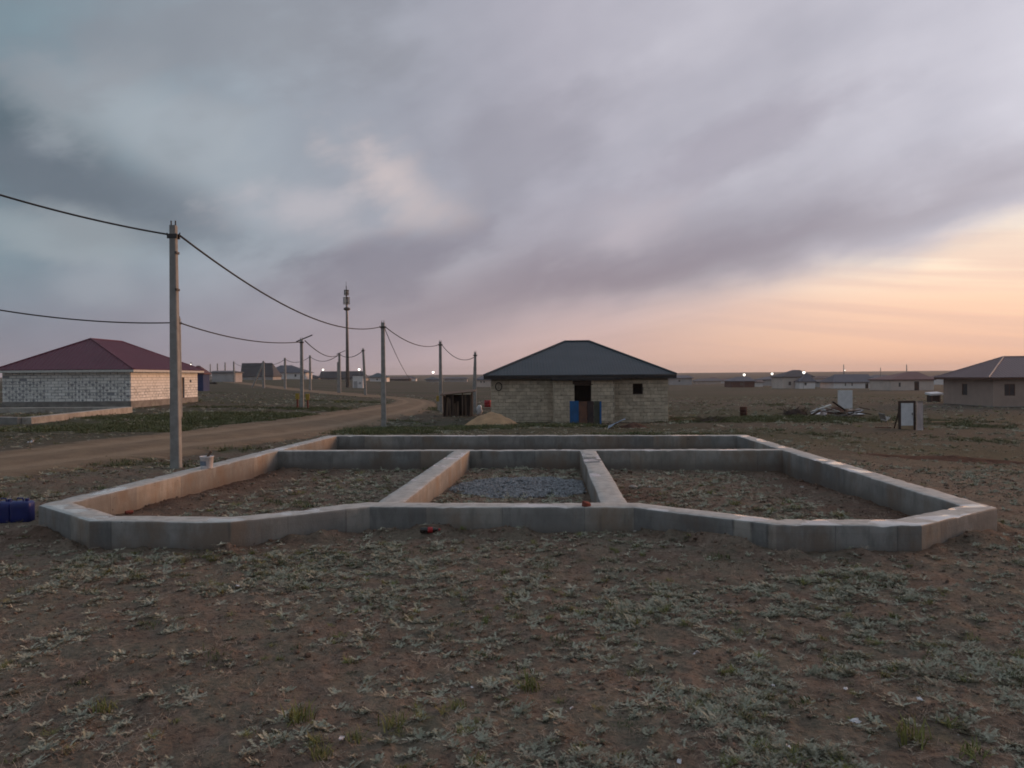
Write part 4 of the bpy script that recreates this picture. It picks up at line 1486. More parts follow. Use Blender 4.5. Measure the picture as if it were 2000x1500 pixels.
cable(T6 + dn, T7 + dn, 0.7, 0.05, 'short overhead cable crossing behind the antenna mast')
cable(T6 + dn, T8 + dn, 1.0, 0.05, 'far overhead cable left of the pole by the mast')
cable(T8 + dn, T9 + dn, 0.9, 0.05, 'far overhead cable above the white far house')
cable(T9 + dn, T10 + dn, 0.8, 0.05, 'far overhead cable above the black roofed house')
cable(T10 + dn, T11 + dn, 1.2, 0.05, 'far overhead cable left of the braced pole')

# antenna mast
md = 230.0
mx = at(679, 757, md).x
mz = hz(mx, md) - .1
mast = thing('antenna_mast', (mx, md, mz), 'tall slim antenna mast with equipment cluster near its top', 'mast')
mt = at(677, 558, md).z - mz
MB().tube([(0, 0, -.3), (0, 0, mt * .72), (-.15, 0, mt)], [.55, .36, .15], 10).build('tube', M_GREYMETAL, mast, True)
MB().lathe([(.5, 0), (1.0, .3), (1.0, .7), (.5, 1.0)], 12, (0, 0, mt * .755)).build('platform', M_DARKMETAL, mast)
for k_ in range(6):
    a = k_ * math.pi / 3 + .3
    for zz, hh in ((.815, 2.2), (.905, 1.6)):
        rr = .85 if zz < .85 else .6
        pn = MB().box(rr * math.cos(a) - .1, rr * math.sin(a), mt * zz + hh / 2, .22, .3, hh, a).build('antenna_panel', M_GREYMETAL if k_ % 2 else M_FASCIAW, mast)
for zz in (.83, .88, .92, .95):
    MB().lathe([(.72, 0), (.78, .05), (.78, .15), (.72, .2)], 10, (-.05, 0, mt * zz)).build('ring_mount', M_DARKMETAL, mast)
MB().tube([(-.15, 0, mt), (-.18, 0, mt + 1.2)], .05, 6).build('lightning_rod', M_DARKMETAL, mast)
# equipment booth by the mast
bx0, bx1 = at(689, 757, md - 6).x, at(709, 757, md - 6).x
bz = hz((bx0 + bx1) / 2, md - 6) - .1
booth = thing('equipment_booth', (bx0, md - 6, bz), 'pale grey metal equipment booth at the foot of the mast', 'booth')
bh_ = at(700, 734, md - 6).z - bz
W_ = bx1 - bx0
MB().span(0, W_, 0, 2.6, -.2, bh_).build('cabin', WALLS['white'], booth, bevel=0.04)
MB().span(-.15, W_ + .15, -.15, 2.75, bh_, bh_ + .15).build('roof', ROOFS['grey'], booth)
MB().span(W_ * .1, W_ * .45, -.06, -.003, .1, 2.1).build('door', WALLS['grey'], booth)
MB().span(W_ * .6, W_ * .85, -.12, -.003, 1.2, 1.9).build('vent_box', WALLS['grey'], booth)
MB().box(W_ + .35, .3, bh_ - .4, .5, .3, .6).build('lamp_box', M_YELLOW, booth)


def lamp(px, py, d, label, r=0.34):
    r *= 0.78
    p = at(px, py, d)
    zg = hz(p.x, d)
    par = thing('street_lamp', (p.x, d, zg), label, 'street lamp', 'lit street lamps of the village')
    H = p.z - zg
    MB().tube([(0, .35, -.3), (0, .35, H + .1), (0, .05, H + .3)], .055, 6).build('post', M_GREYMETAL, par)
    MB().lathe([(.08, 0), (r * .8, .06), (r * .8, .16), (.06, .24)], 10, (0, 0, H + r * .75)).build('lamp_head', M_DARKMETAL, par)
    prof_ = [(r * math.sin(t), -r * math.cos(t)) for t in np.linspace(0.15, math.pi - .15, 8)]
    MB().lathe(prof_, 12, (0, 0, H)).build('bulb', M_LAMP, par, True)


lamp(631, 722, 300, 'lit street lamp left above the long black roof', .48)
lamp(701.5, 721.5, 300, 'lit street lamp right above the long black roof', .62)
lamp(846, 727, 300, 'lit street lamp left of the shed pole', .62)
lamp(1453.5, 732, 240, 'lit street lamp above the dark red brick house', .5)
lamp(1508, 730, 260, 'lit street lamp left of the two storey house', .5)
lamp(1570, 727.5, 209, 'lit street lamp in front of the two storey house', .48)
lamp(1650, 723, 255, 'faint street lamp above the long slate gable roof', .22)
lamp(373, 711.5, 130, 'small lamp above the end of the wine red roof', .12)

# yellow topped gas line markers
for px, py, lab in ((581, 797, 'yellow topped marker post left of the arm pole'), (601, 798, 'yellow topped marker post right of the arm pole'), (856, 802, 'small yellow marker left of the shed pole')):
    p = gpt(px, py)
    d = p.y
    par = thing('marker_post', (p.x, d, hz(p.x, d)), lab, 'marker post', 'yellow marker posts')
    hh = at(px, py - 28, d).z - hz(p.x, d)
    MB().taper(0, 0, -.2, hh, .13, .12, .12, .11).build('post', M_BRICK if px != 856 else M_POLE, par)
    MB().box(0, -.02, hh - .22, .32, .09, .52).build('plate', M_YELLOW, par, bevel=0.015)

# ------------------------------------------------------------------ things round the stone house


def mound(name, px, py, rx, ry, hh, material, label, cat, n=30, rough=0.25, kind=None, bumps=2.2):
    p = gpt(px, py)
    mb = MB()
    rn = 16
    t, a = np.meshgrid(np.arange(rn + 1) / rn, 2 * np.pi * np.arange(n) / n, indexing='ij')
    t, a = t.ravel(), a.ravel()
    e = 1 + rough * (fbm(3 + np.cos(a) * 1.5 + px, 3 + np.sin(a) * 1.5, 3) - .5)
    x, y = rx * t * e * np.cos(a), ry * t * e * np.sin(a)
    z = hh * (1 - t) ** 0.9 * (1 - .12 * (1 - t)) * (1 + .3 * (fbm(x * bumps + px, y * bumps, 3) - .5) * (1 - .3 * t))
    mb.v = [tuple(q_) for q_ in np.stack([p.x + x, p.y + y, h(p.x + x, p.y + y) + z - .06 * t], -1)]
    for i in range(rn):
        for j in range(n):
            j2 = (j + 1) % n
            mb.f.append((i * n + j, (i + 1) * n + j, (i + 1) * n + j2, i * n + j2))
    o = mb.build(name, material, None, True)
    tag(o, label, cat, kind=kind)
    return o


mound('sand_pile', 957, 831, 1.95, 1.5, 0.98, M_SAND, 'tan heap of building sand before the stone house', 'sand pile', rough=.7, bumps=3.2)
mound('soil_pile', 1238, 835, 1.0, .8, 0.36, M_SOILPILE, 'low brown soil heap before the porch side of the stone house', 'soil pile')
mound('soil_bank', 1862, 899, 4.2, .8, 0.17, M_SOILPILE, 'long low bank of dark red dug soil right of the foundation', 'soil bank', rough=.5)

# patchwork screen of four sheets before the porch
sd_ = 45.6
sx0 = at(1113, 830, sd_).x
sz0 = hz(sx0 + 1, sd_)
scr = thing('patchwork_screen', (sx0, sd_, sz0), 'standing screen of blue, brown, black and green sheets before the porch', 'screen')
for (a, b, m_, e, dz) in ((1113, 1130.5, M_BLUEPANEL, 0.0, 0), (1131, 1147, M_BROWNPANEL, .05, -.04), (1147.5, 1160, M_BLACKPANEL, .02, -.02), (1160.5, 1175, M_GREENPANEL, .06, -.02)):
    xa, xb = at(a, 830, sd_).x - sx0, at(b, 830, sd_).x - sx0
    hh = at(1140, 783, sd_).z - sz0 + dz
    MB().box((xa + xb) / 2, e, hh / 2 - .03, xb - xa, .035, hh + .06).build('panel', m_, scr, bevel=0.006)
for xx in (.08, (at(1175, 830, sd_).x - sx0) / 2, at(1175, 830, sd_).x - sx0 - .08):
    MB().span(xx - .05, xx + .05, .10, .2, -.2, at(1140, 785, sd_).z - sz0).build('post', M_WOODDK, scr)
for zz in (.4, 1.2):
    MB().span(.02, at(1175, 830, sd_).x - sx0 - .02, .2, .25, zz, zz + .09).build('rail', M_WOODDK, scr)
MB().span(at(1171.5, 830, sd_).x - sx0, at(1175, 830, sd_).x - sx0, -.03, .03, 0, at(1140, 784, sd_).z - sz0).build('edge_strip', M_BLUEPANEL, scr)


def sheet(name, a, b, c_, e, material, label, cat, amp=.05, n=12, thick=.012, group=None, parent=None):
    """crumpled sheet through four corner points"""
    a, b, c_, e = map(Vector, (a, b, c_, e))
    mb = MB()
    nrm = (b - a).cross(e - a).normalized()
    for s_ in (0, 1):
        for i in range(n + 1):
            for j in range(n + 1):
                u, v = i / n, j / n
                p = a.lerp(b, u).lerp(e.lerp(c_, u), v)
                k_ = amp * (float(fbm(np.array(u * 3.7 + p.x), np.array(v * 3.7 + p.y), 3)) - .5) * 2
                mb.v.append(tuple(p + nrm * (k_ - thick * s_)))
    q = (n + 1) ** 2
    for i in range(n):
        for j in range(n):
            b0 = i * (n + 1) + j
            f_ = (b0, b0 + n + 1, b0 + n + 2, b0 + 1)
            mb.f.append(f_)
            mb.f.append(tuple(q + k_ for k_ in f_[::-1]))
    edge = [i * (n + 1) for i in range(n + 1)] + [n * (n + 1) + j for j in range(1, n + 1)] + [i * (n + 1) + n for i in range(n - 1, -1, -1)] + [j for j in range(n - 1, 0, -1)]
    for k_ in range(len(edge)):
        i0, i1 = edge[k_], edge[(k_ + 1) % len(edge)]
        mb.f.append((i0, i1, i1 + q, i0 + q))
    o = mb.build(name, material, parent, True)
    if parent is None:
        tag(o, label, cat, group)
    return o


q = gpt(1186, 837)
z0 = hz(q.x, q.y)
sheet('tarp', (q.x, q.y - .1, z0 + .02), (q.x + 1.0, q.y + .3, z0 + .48), (q.x + 1.2, q.y + 1.3, z0 + .45), (q.x + .25, q.y + 1.2, z0 + .05), M_TARP, 'pale blue grey tarp lying rumpled by the porch', 'tarp', .1)

# lean-to shed left of the house
sd2 = 62.0
ax, bx = at(866, 805, sd2).x, at(922, 805, sd2).x
sz = hz((ax + bx) / 2, sd2) - .05
shed = thing('lean_to_shed', (ax, sd2, sz), 'dark plank lean-to shed with slanted roof left of the stone house', 'shed')
SW_ = bx - ax
hl, hr_ = at(866, 771, sd2).z - sz, at(922, 765, sd2).z - sz
for k_ in range(4):
    xx = SW_ * k_ / 3
    MB().span(xx - .05, xx + .05, -.05, .05, -.2, hl + (hr_ - hl) * k_ / 3).build('post', M_WOOD, shed)
for k_ in range(11):
    xx = SW_ * (k_ + .5) / 11
    if k_ in (6, 7):
        continue
    _h = hl + (hr_ - hl) * (k_ + .5) / 11 - .1 - random.uniform(0, .7)
    MB().box(xx, .08, _h / 2, SW_ / 11 - random.uniform(.02, .1), .04, _h, 0, random.uniform(-.06, .06), random.uniform(-.06, .06)).build('plank', M_WOOD if k_ % 3 else M_WOODDK, shed)
MB().span(.02, SW_ - .02, 1.9, 1.95, 0, hl - .05).build('back_wall', M_WOODDK, shed)
MB().span(.02, .07, .1, 1.9, 0, hl - .1).build('side_wall', M_WOODDK, shed)
MB().span(SW_ - .07, SW_ - .02, .1, 1.9, 0, hr_ - .15).build('side_wall', M_WOODDK, shed)
MB().box(SW_ / 2, .95, (hl + hr_) / 2 + .05, SW_ + .5, 2.5, .07, 0, R(3), -math.atan2(hr_ - hl, SW_)).build('roof', M_WOOD, shed)


def drum(name, px, py, r, hh, material, label, cat, ribs=True, parent=None):
    p = gpt(px, py)
    z = hz(p.x, p.y)
    par = thing(name, (p.x, p.y, z), label, cat)
    prof_ = [(r * .96, 0), (r, .02), (r, hh * .32), (r * 1.05, hh * .34), (r, hh * .36), (r, hh * .64), (r * 1.05, hh * .66), (r, hh * .68), (r, hh - .02), (r * .96, hh)]
    MB().lathe(prof_, 16, (0, 0, -.03)).build('body', material, par, True)
    MB().lathe([(r * .5, 0), (r * .98, .0), (r * 1.01, .03), (r * .9, .035)], 16, (0, 0, hh - .035)).build('rim', material, par)
    return par


dq = gpt(953, 806)
rc = drum('red_drum', 953, 803, .34, .62, M_RED, 'red plastic drum beside the stone house corner', 'drum')
rc.location.z += .42
bn = thing('plank_bench', (dq.x - .2, dq.y, hz(dq.x, dq.y)), 'low plank bench under the red drum', 'bench')
MB().box(.35, .1, .36, 2.0, .8, .07).build('plank', M_WOOD, bn)
for sx in (-.5, 1.2):
    MB().box(sx, .1, .15, .1, .6, .38).build('leg', M_WOODDK, bn)
# white sack leaning on the heap
p = gpt(937, 809)
sk = MB()
for i in range(9):
    t = i / 8
    for j in range(14):
        a = 2 * math.pi * j / 14
        r_ = .23 * math.sin(math.pi * (0.12 + .8 * t)) ** .55 * (1 + .2 * math.sin(a * 3 + t * 6))
        sk.v.append((p.x - .1 + .28 * t * (1 if t < .5 else .4) + r_ * math.cos(a), p.y + r_ * .7 * math.sin(a), hz(p.x, p.y) - .04 + t * .82))
for i in range(8):
    for j in range(14):
        j2 = (j + 1) % 14
        sk.f.append((i * 14 + j, i * 14 + j2, (i + 1) * 14 + j2, (i + 1) * 14 + j))
sk.f.append(tuple(range(14))[::-1])
sk.f.append(tuple(8 * 14 + j for j in range(14)))
tag(sk.build('white_sack', M_WHITE, None, True), 'white sack slumped between the shed and the sand heap', 'sack')

drum('rusty_barrel', 1452, 812, .26, .66, M_RUST, 'dark rusty barrel standing alone in the field', 'barrel')

# outhouse built as a white door standing in a braced frame
od = 46.0
ox0, ox1 = at(1756, 841, od).x, at(1788, 841, od).x
oz = min(hz(ox0, od), hz(ox1, od)) - .03
oh = thing('standing_door', (ox0, od, oz), 'white door standing in a dark brown frame in the field', 'door')
OW = ox1 - ox0
OH = at(1770, 783, od).z - oz
dxa, dxb = at(1760, 840, od).x - ox0, at(1784, 840, od).x - ox0
MB().span(0, dxa - .01, -.04, .08, -.1, OH).span(dxb + .01, OW, -.04, .08, -.1, OH).span(dxa - .01, dxb + .01, -.04, .08, OH - .12, OH).build('door_frame', M_WOODDK, oh)
dr = MB().span(dxa, dxb, -.03, .03, .06, OH - .13).build('door', M_WHITE, oh, bevel=0.008)
MB().span(dxa + .004, dxb - .004, -.05, -.033, .07, .3).build('kick_board', M_WOODLT, dr)
MB().box(dxb - .08, -.06, 1.0, .03, .05, .14).build('handle', M_DARKMETAL, dr)
for xx in (.03, OW - .1):
    MB().box(xx + .03, .36, OH * .38, .06, .05, OH * .95, 0, R(28)).build('brace', M_WOODDK, oh)
p = at(1798, 841, od - .15)
ps = sheet('grey_sheet', (at(1790, 841, od - .2).x, od - .2, oz + .0), (at(1806, 841, od).x, od + .1, oz + .0), (at(1807, 784, od).x, od + .25, oz + OH - .03), (at(1791, 784, od - .1).x, od - .12, oz + OH - .02),
           mat('grey_fibre_sheet', c(0.33, 0.32, 0.34), c(0.28, 0.27, 0.29), 3, .8), 'pale grey sheet propped against the right of the standing door', 'sheet', .02)
# white standing board behind the rubbish heap
wd_ = 64.0
wa, wb = at(1637, 800, wd_).x, at(1665.5, 800, wd_).x
wz = hz(wa, wd_) - .05
wbd = thing('white_board', (wa, wd_, wz), 'white upright board standing behind the rubbish heap', 'board')
wt = at(1650, 762, wd_).z - wz
MB().span(0, wb - wa, 0, .06, at(1650, 798, wd_).z - wz, wt).build('panel', M_WHITE, wbd, bevel=0.01)
for xx in (.1, wb - wa - .1):
    MB().span(xx - .05, xx + .05, .07, .17, -.3, wt - .1).build('leg', M_WOOD, wbd)

# rubbish heap: sheets, boards and a dark core, each a thing
mound('rubbish_core', 1632, 808, 1.9, 1.0, .72, M_SOILPILE, 'dark earthy core of the rubbish heap in the field', 'rubbish heap', rough=.6, bumps=3.5)
RC = gpt(1640, 810)
rz0 = hz(RC.x, RC.y)


def plank(p, L, wd, th, rz, ry, material, label, rx=0.0, group='planks of the field rubbish', name='plank'):
    o = MB().box(0, 0, 0, L, wd, th).build(name, material, None, bevel=0.008)
    o.location = p
    o.rotation_euler = (rx, ry, rz)
    tag(o, label, 'plank', group)
    return o


def fld(px, py, d):
    return at(px, py, d)


for (px, py, L, wd, rz, ry, m_, lab) in ((1605, 797, 1.6, .3, .2, -.3, M_FASCIAW, 'pale board slanting over the left of the rubbish heap'),
                                        (1622, 798, 1.3, .25, -.3, .35, M_FASCIAW, 'short pale board on top of the rubbish heap'),
                                        (1612, 801, 1.4, .2, .1, .2, M_WHITE, 'narrow white board lying across the rubbish heap'),
                                        (1630, 804, 1.7, .3, .05, .12, M_FASCIAW, 'pale board at the middle of the rubbish heap'),
                                        (1658, 803, 1.8, .35, .2, -.08, M_WOOD, 'brown board at the right of the rubbish heap'),
                                        (1680, 806, 1.5, .3, -.2, .15, M_WOODDK, 'dark board at the right end of the rubbish heap'),
                                        (1664, 810, 1.8, .25, .05, .02, M_POLE, 'grey board lying flat before the rubbish heap'),
                                        (1634, 811, 1.6, .3, -.05, .02, M_POLE, 'grey slab lying flat under the rubbish heap front'),
                                        (1640, 794, 1.5, .2, .4, .5, M_WOODDK, 'dark beam jutting from the rubbish heap')):
    plank(at(px, py, 57.0), L, wd, .07, rz, ry, m_, lab)
for k_ in range(14):
    px, py = 1588 + 7.6 * k_ + random.uniform(-5, 5), random.uniform(797, 811)
    plank(at(px, py, 57.2 + random.uniform(-.8, .8)), random.uniform(.6, 1.6), random.uniform(.15, .5), .06, random.uniform(-1.5, 1.5), random.uniform(-.5, .5),
          (M_WOOD, M_WOODDK, M_POLE, M_GREYMETAL)[k_ % 4], ('weathered brown', 'dark rotten', 'pale grey', 'dull metal')[k_ % 4] + ' scrap piece in the rubbish heap, ' + ('at its left end', 'left of its middle', 'right of its middle', 'at its right end')[k_ // 4], rx=random.uniform(-.4, .4), group='scrap pieces jumbled in the rubbish heap', name='scrap_board')
q = gpt(1586, 811)
sheet('plastic_sheet', (q.x, q.y, q.z + .05), (q.x + 1.0, q.y - .1, q.z + .1), (q.x + 1.1, q.y + .8, q.z + .32), (q.x + .2, q.y + .9, q.z + .22), M_WHITE, 'white plastic sheet at the left foot of the rubbish heap', 'sheet', .07)
q = gpt(1672, 812)
sheet('plastic_sheet', (q.x, q.y, q.z + .03), (q.x + .7, q.y, q.z + .06), (q.x + .7, q.y + .5, q.z + .2), (q.x + .1, q.y + .5, q.z + .15), M_WHITE, 'small white sheet at the right foot of the rubbish heap', 'sheet', .06)


def brush(px, py, wd, hh, n, label, material=None, name='brush_pile', thick=.014):
    p = gpt(px, py)
    par = thing(name, (p.x, p.y, hz(p.x, p.y)), label, 'brush pile')
    tw = MB()
    for _ in range(n):
        x, y = random.uniform(-wd, wd), random.uniform(-.5, .5)
        a, e = random.uniform(0, 6.3), random.uniform(-.2, .9)
        L = random.uniform(.4, 1.0)
        s_ = Vector((x, y, random.uniform(0, hh * .5) * (1 - abs(x) / wd * .5)))
        v = Vector((math.cos(a) * math.cos(e), math.sin(a) * math.cos(e) * .6, math.sin(e))) * L
        t_ = s_ + v
        t_.z = min(max(t_.z, .02), hh)
        m_ = s_.lerp(t_, .5) + Vector((random.uniform(-.08, .08), 0, random.uniform(-.03, .08)))
        tw.tube([s_, m_, t_], [thick, thick * .8, thick * .4], 4)
    tag(tw.build('twigs', material or M_WOODDK, par), kind='stuff')
    core = MB()
    for i in range(9):
        for j in range(20):
            a = 2 * math.pi * j / 20
            t = i / 8
            e = 1 + .5 * (float(fbm(np.array(math.cos(a) * 2 + px), np.array(math.sin(a) * 2 + 4.), 3)) - .5)
            core.v.append((wd * t * e * math.cos(a), .55 * t * e * math.sin(a), hh * .62 * (1 - t * t) * e - .03))
    for i in range(8):
        for j in range(20):
            core.f.append((i * 20 + j, (i + 1) * 20 + j, (i + 1) * 20 + (j + 1) % 20, i * 20 + (j + 1) % 20))
    core.build('matted_stems', M_WOODDK, par, True)
    return par


brush(1553, 811, .95, .78, 120, 'dark brush pile left of the rubbish heap')
brush(1388, 824, .65, .34, 70, 'small dark brush pile right of the stone house')
for (px, py, L, rz, ry, m_, lab) in ((1330, 822, 1.0, .3, .05, M_BROWNPANEL, 'reddish board lying right of the stone house'), (1346, 821, .9, -.2, -.06, M_WOODLT, 'pale board lying beside the reddish board'),
                                     (1725, 838, .9, .1, .03, M_BROWNPANEL, 'reddish plank on the ground left of the standing door'), (1840, 826, 1.6, .05, 0, M_WOODLT, 'pale plank lying in grass right of the standing door')):
    q = gpt(px, py)
    plank((q.x, q.y, hz(q.x, q.y) + .07), L, .22, .06, rz, ry, m_, lab)
# broken chair like frame left of the standing door
q = gpt(1733, 829)
fr = thing('broken_chair', (q.x, q.y, hz(q.x, q.y)), 'broken tipped grey chair left of the standing door', 'chair', rz=.4)
fr.rotation_euler = (R(8), R(-32), R(25))
for xx in (-.2, .2):
    for yy in (-.2, .2):
        MB().tube([(xx, yy, -.0), (xx, yy, .46)], .022, 6).build('leg', M_GREYMETAL, fr)
MB().box(0, 0, .46, .46, .46, .05).build('seat', M_POLE, fr, bevel=0.01)
MB().box(-.21, 0, .78, .05, .44, .45).build('backrest', M_POLE, fr, bevel=0.01)
# dark trough behind the white block house
q = gpt(414, 750)
q.z += .15
tr = thing('earth_berm', (q.x, q.y, 0), 'long black heap behind the white block house', 'heap')
MB().tube([(-1.4, 0, q.z - .2), (-.9, 0, q.z + .02), (0, 0, q.z), (.9, 0, q.z + .05), (1.4, 0, q.z - .1)], [.15, .33, .36, .34, .1], 10).build('heap', M_FASCIAD, tr, True)
# white topped hutch by the beige house
q = gpt(1828, 785)
hu = thing('animal_hutch', (q.x, q.y, hz(q.x, q.y)), 'dark hutch with white lid left of the beige house', 'hutch')
k_ = q.y / F
MB().span(-10 * k_, 9 * k_, 0, .9, -.1, 13 * k_).build('box', M_WOODDK, hu, bevel=0.01)
MB().box(0, .4, 16 * k_, 24 * k_, 1.4, 4 * k_, 0, R(6), R(-3)).build('lid', M_WHITE, hu, bevel=0.02)
for xx in (-8 * k_, 7 * k_):
    MB().span(xx - .05, xx + .05, -.05, .03, -.1, 15 * k_).build('post', M_WOOD, hu)

# ------------------------------------------------------------------ small things near the foundation


def jerrycan(loc, rz, wd, dp, hh, label):
    par = thing('jerrycan', loc, label, 'jerrycan', 'blue jerrycans at the left edge', rz=rz)
    b = MB()
    lev = [(0, .93), (.04, 1), (.3, 1), (.5, .992), (.7, 1), (.9, 1), (.97, .9), (1.0, .75)]
    for t, s_ in lev:
        for j in range(24):
            a = 2 * math.pi * (j + .5) / 24
            ca, sa = math.cos(a), math.sin(a)
            x = math.copysign(abs(ca) ** .35, ca) * wd / 2 * s_
            y = math.copysign(abs(sa) ** .35, sa) * dp / 2 * s_
            b.v.append((x, y, hh * t))
    for i in range(len(lev) - 1):
        for j in range(24):
            j2 = (j + 1) % 24
            b.f.append((i * 24 + j, i * 24 + j2, (i + 1) * 24 + j2, (i + 1) * 24 + j))
    b.f.append(tuple((len(lev) - 1) * 24 + j for j in range(24)))
    b.f.append(tuple(range(24))[::-1])
    b.build('body', M_BLUE, par, True)
    MB().lathe([(.035, 0), (.035, .045), (.03, .05)], 12, (wd * .24, 0, hh - .005)).build('cap', M_BLUE, par)
    MB().tube([(-wd * .3, 0, hh - .02), (-wd * .25, 0, hh + .05), (wd * .02, 0, hh + .05), (wd * .07, 0, hh - .02)], .014, 8).build('handle', M_BLUE, par, True)


q = gpt(38, 1019)
jerrycan((q.x - .02, q.y + .12, hz(q.x, q.y) - .01), R(8), .33, .26, .36, 'blue plastic jerrycan standing next to the foundation corner')
q = gpt(2, 1019)
jerrycan((q.x - .02, q.y + .16, hz(q.x, q.y) - .01), R(-6), .33, .26, .37, 'blue plastic jerrycan cut by the left edge')

# paint bucket on the left wall
p = at_z(404, 914, ZT + .005)
bk = thing('paint_bucket', (p.x, p.y, ZT), 'white bucket with blue print standing on the left foundation wall', 'bucket')
MB().lathe([(.125, 0), (.13, .01), (.15, .26), (.158, .262), (.158, .28), (.146, .28), (.146, .262), (.12, .05)], 24, (0, 0, 0)).build('body', M_PAPER, bk, True)
sl_ = MB()
for j in range(9):
    a = math.pi * (1.08 + .5 * j / 8)
    for z in (.07, .17):
        r_ = .131 + .02 * z / .26 + .004
        sl_.v.append((r_ * math.cos(a), r_ * math.sin(a), z))
for j in range(8):
    sl_.f.append((2 * j, 2 * j + 2, 2 * j + 3, 2 * j + 1))
sl_.build('printed_band', M_TARP, bk)
MB().tube([(.155 * math.cos(a), -.02 + .155 * math.sin(a) * .5, .27 + .05 * abs(math.sin(a))) for a in np.linspace(0, math.pi, 12)], .005, 6).build('handle', M_GREYMETAL, bk)
tw = MB().box(.05, 0, .31, .05, .03, .22, .2, R(15), R(35)).build('trowel', M_WOOD)
tw.location = bk.location
tag(tw, 'wooden trowel handle sticking out of the white bucket', 'trowel')

# bottle lying before the wall
q = gpt(838, 1049)
bt = thing('plastic_bottle', (q.x, q.y, hz(q.x, q.y) + .05), 'dark bottle with red label lying before the foundation', 'bottle', rz=R(10))
mr_ = Matrix.Rotation(R(90), 3, 'Y')
MB().lathe([(.03, -.14), (.043, -.13), (.044, .03), (.04, .07), (.018, .12), (.014, .16)], 16, (0, 0, 0), mr_).build('body', M_COLA, bt, True)
MB().lathe([(.0445, -.02), (.046, -.018), (.046, .05), (.0425, .055)], 16, (0, 0, 0), mr_).build('label', M_RED, bt, True)
MB().lathe([(.017, .145), (.018, .15), (.018, .175), (.015, .178)], 12, (0, 0, 0), mr_).build('cap', M_RED, bt)
# red brick chips
for (px, py, z, s_, lab) in ((1144, 985, ZT + .03, .085, 'red brick lump on the front foundation wall'), (252, 1001, None, .08, 'orange brick chip in the left corner of the foundation')):
    if z is None:
        q = gpt(px, py)
        q.z = hz(q.x, q.y) + .02
    else:
        q = at_z(px, py, z)
    b = MB().box(0, 0, 0, s_ * 1.5, s_, s_ * .8)
    b.v = [tuple(v_ + random.uniform(-.02, .02) for v_ in vv) for vv in b.v]
    o = b.build('brick_lump', M_BRICK, None, bevel=0.015)
    o.location = q
    o.rotation_euler = (.1, .2, .7)
    tag(o, lab, 'brick')


def pebble_mesh(name, material, seed, flat=.6):
    rr_ = random.Random(seed)
    b = MB()
    for i in range(5):
        t = math.pi * (i + .5) / 5
        for j in range(8):
            a = 2 * math.pi * j / 8
            r_ = 1 + rr_.uniform(-.22, .22)
            b.v.append((r_ * math.sin(t) * math.cos(a), r_ * math.sin(t) * math.sin(a), flat * r_ * math.cos(t)))
    for i in range(4):
        for j in range(8):
            b.f.append((i * 8 + j, (i + 1) * 8 + j, (i + 1) * 8 + (j + 1) % 8, i * 8 + (j + 1) % 8))
    b.f.append(tuple(range(8)))
    b.f.append(tuple(32 + j for j in range(8))[::-1])
    return b.mesh(name, material)


M_PALEROCK = mat('pale_limestone_chip', c(0.34, 0.31, 0.28), c(0.26, 0.24, 0.22), 9, .95, .3, 40)
rocks = [pebble_mesh('rock', M_PALEROCK, k_) for k_ in range(3)]
for k_, (px, py, s_, lab) in enumerate(((1236, 944, .10, 'pale stone, left of the pair in the right foundation cell'), (1250, 945, .07, 'pale stone, right of the pair in the right foundation cell'), (1270, 946, .06, 'small pale stone on soil in the right cell'),
                                        (566, 951, .07, 'pale stone in the left foundation cell'), (1566, 945, .06, 'small pale stone near the right cell middle'), (1527, 1064, .09, 'pale stone at the foot of the right bay'),
                                        (1242, 1036, .05, 'tiny pale stone at the front wall foot'), (1610, 1066, .08, 'pale stone under the right bay front'))):
    q = gpt(px, py)
    o = bpy.data.objects.new('stone', rocks[k_ % 3])
    COL.objects.link(o)
    o.location = (q.x, q.y, hz(q.x, q.y) + s_ * .3)
    o.scale = (s_, s_ * .8, s_ * .8)
    o.rotation_euler = (0, 0, k_)
    tag(o, lab, 'stone', 'loose pale stones')
# white scraps of litter
for k_, (px, py, s_, lab) in enumerate(((1671, 1418, .034, 'long white litter scrap, right of the largest ones in the foreground'), (1542, 1463, .030, 'white litter scrap near the bottom edge right of centre'), (1360, 1282, .032, 'white litter scrap on bare soil right of centre'),
                                        (1326, 1486, .022, 'small white scrap at the bottom edge'), (1653, 1352, .022, 'small white scrap beside a dry twig'), (1510, 1346, .020, 'flat white scrap between grey tufts'), (1116, 1387, .016, 'tiny white scrap on soil below the middle cell'),
                                        (1796, 1378, .022, 'flat white scrap toward the right edge'), (668, 1458, .022, 'white scrap beside a yellow green tuft'), (464, 1147, .034, 'white scrap on grey plants below the left bay'), (60, 867, .13, 'white paper scrap on the far verge of the road'),
                                        (922, 1348, .014, 'tiny white scrap below the bottle'))):
    q = gpt(px, py)
    z = hz(q.x, q.y)
    an = k_ * 1.7
    cs = [Vector((q.x + s_ * r_ * math.cos(an + t_), q.y + s_ * r_ * math.sin(an + t_), z + .015 + s_ * e_)) for t_, r_, e_ in
          ((0, 1.25, .1), (1.3 + .2 * (k_ % 3), .75, .9), (2.9, 1.1, .5), (4.4, .6 + .15 * (k_ % 2), .2))]
    o = sheet('litter_scrap', *cs, M_PAPER, lab, 'litter', s_ * .9, 5, .003, 'white litter scraps on the ground')

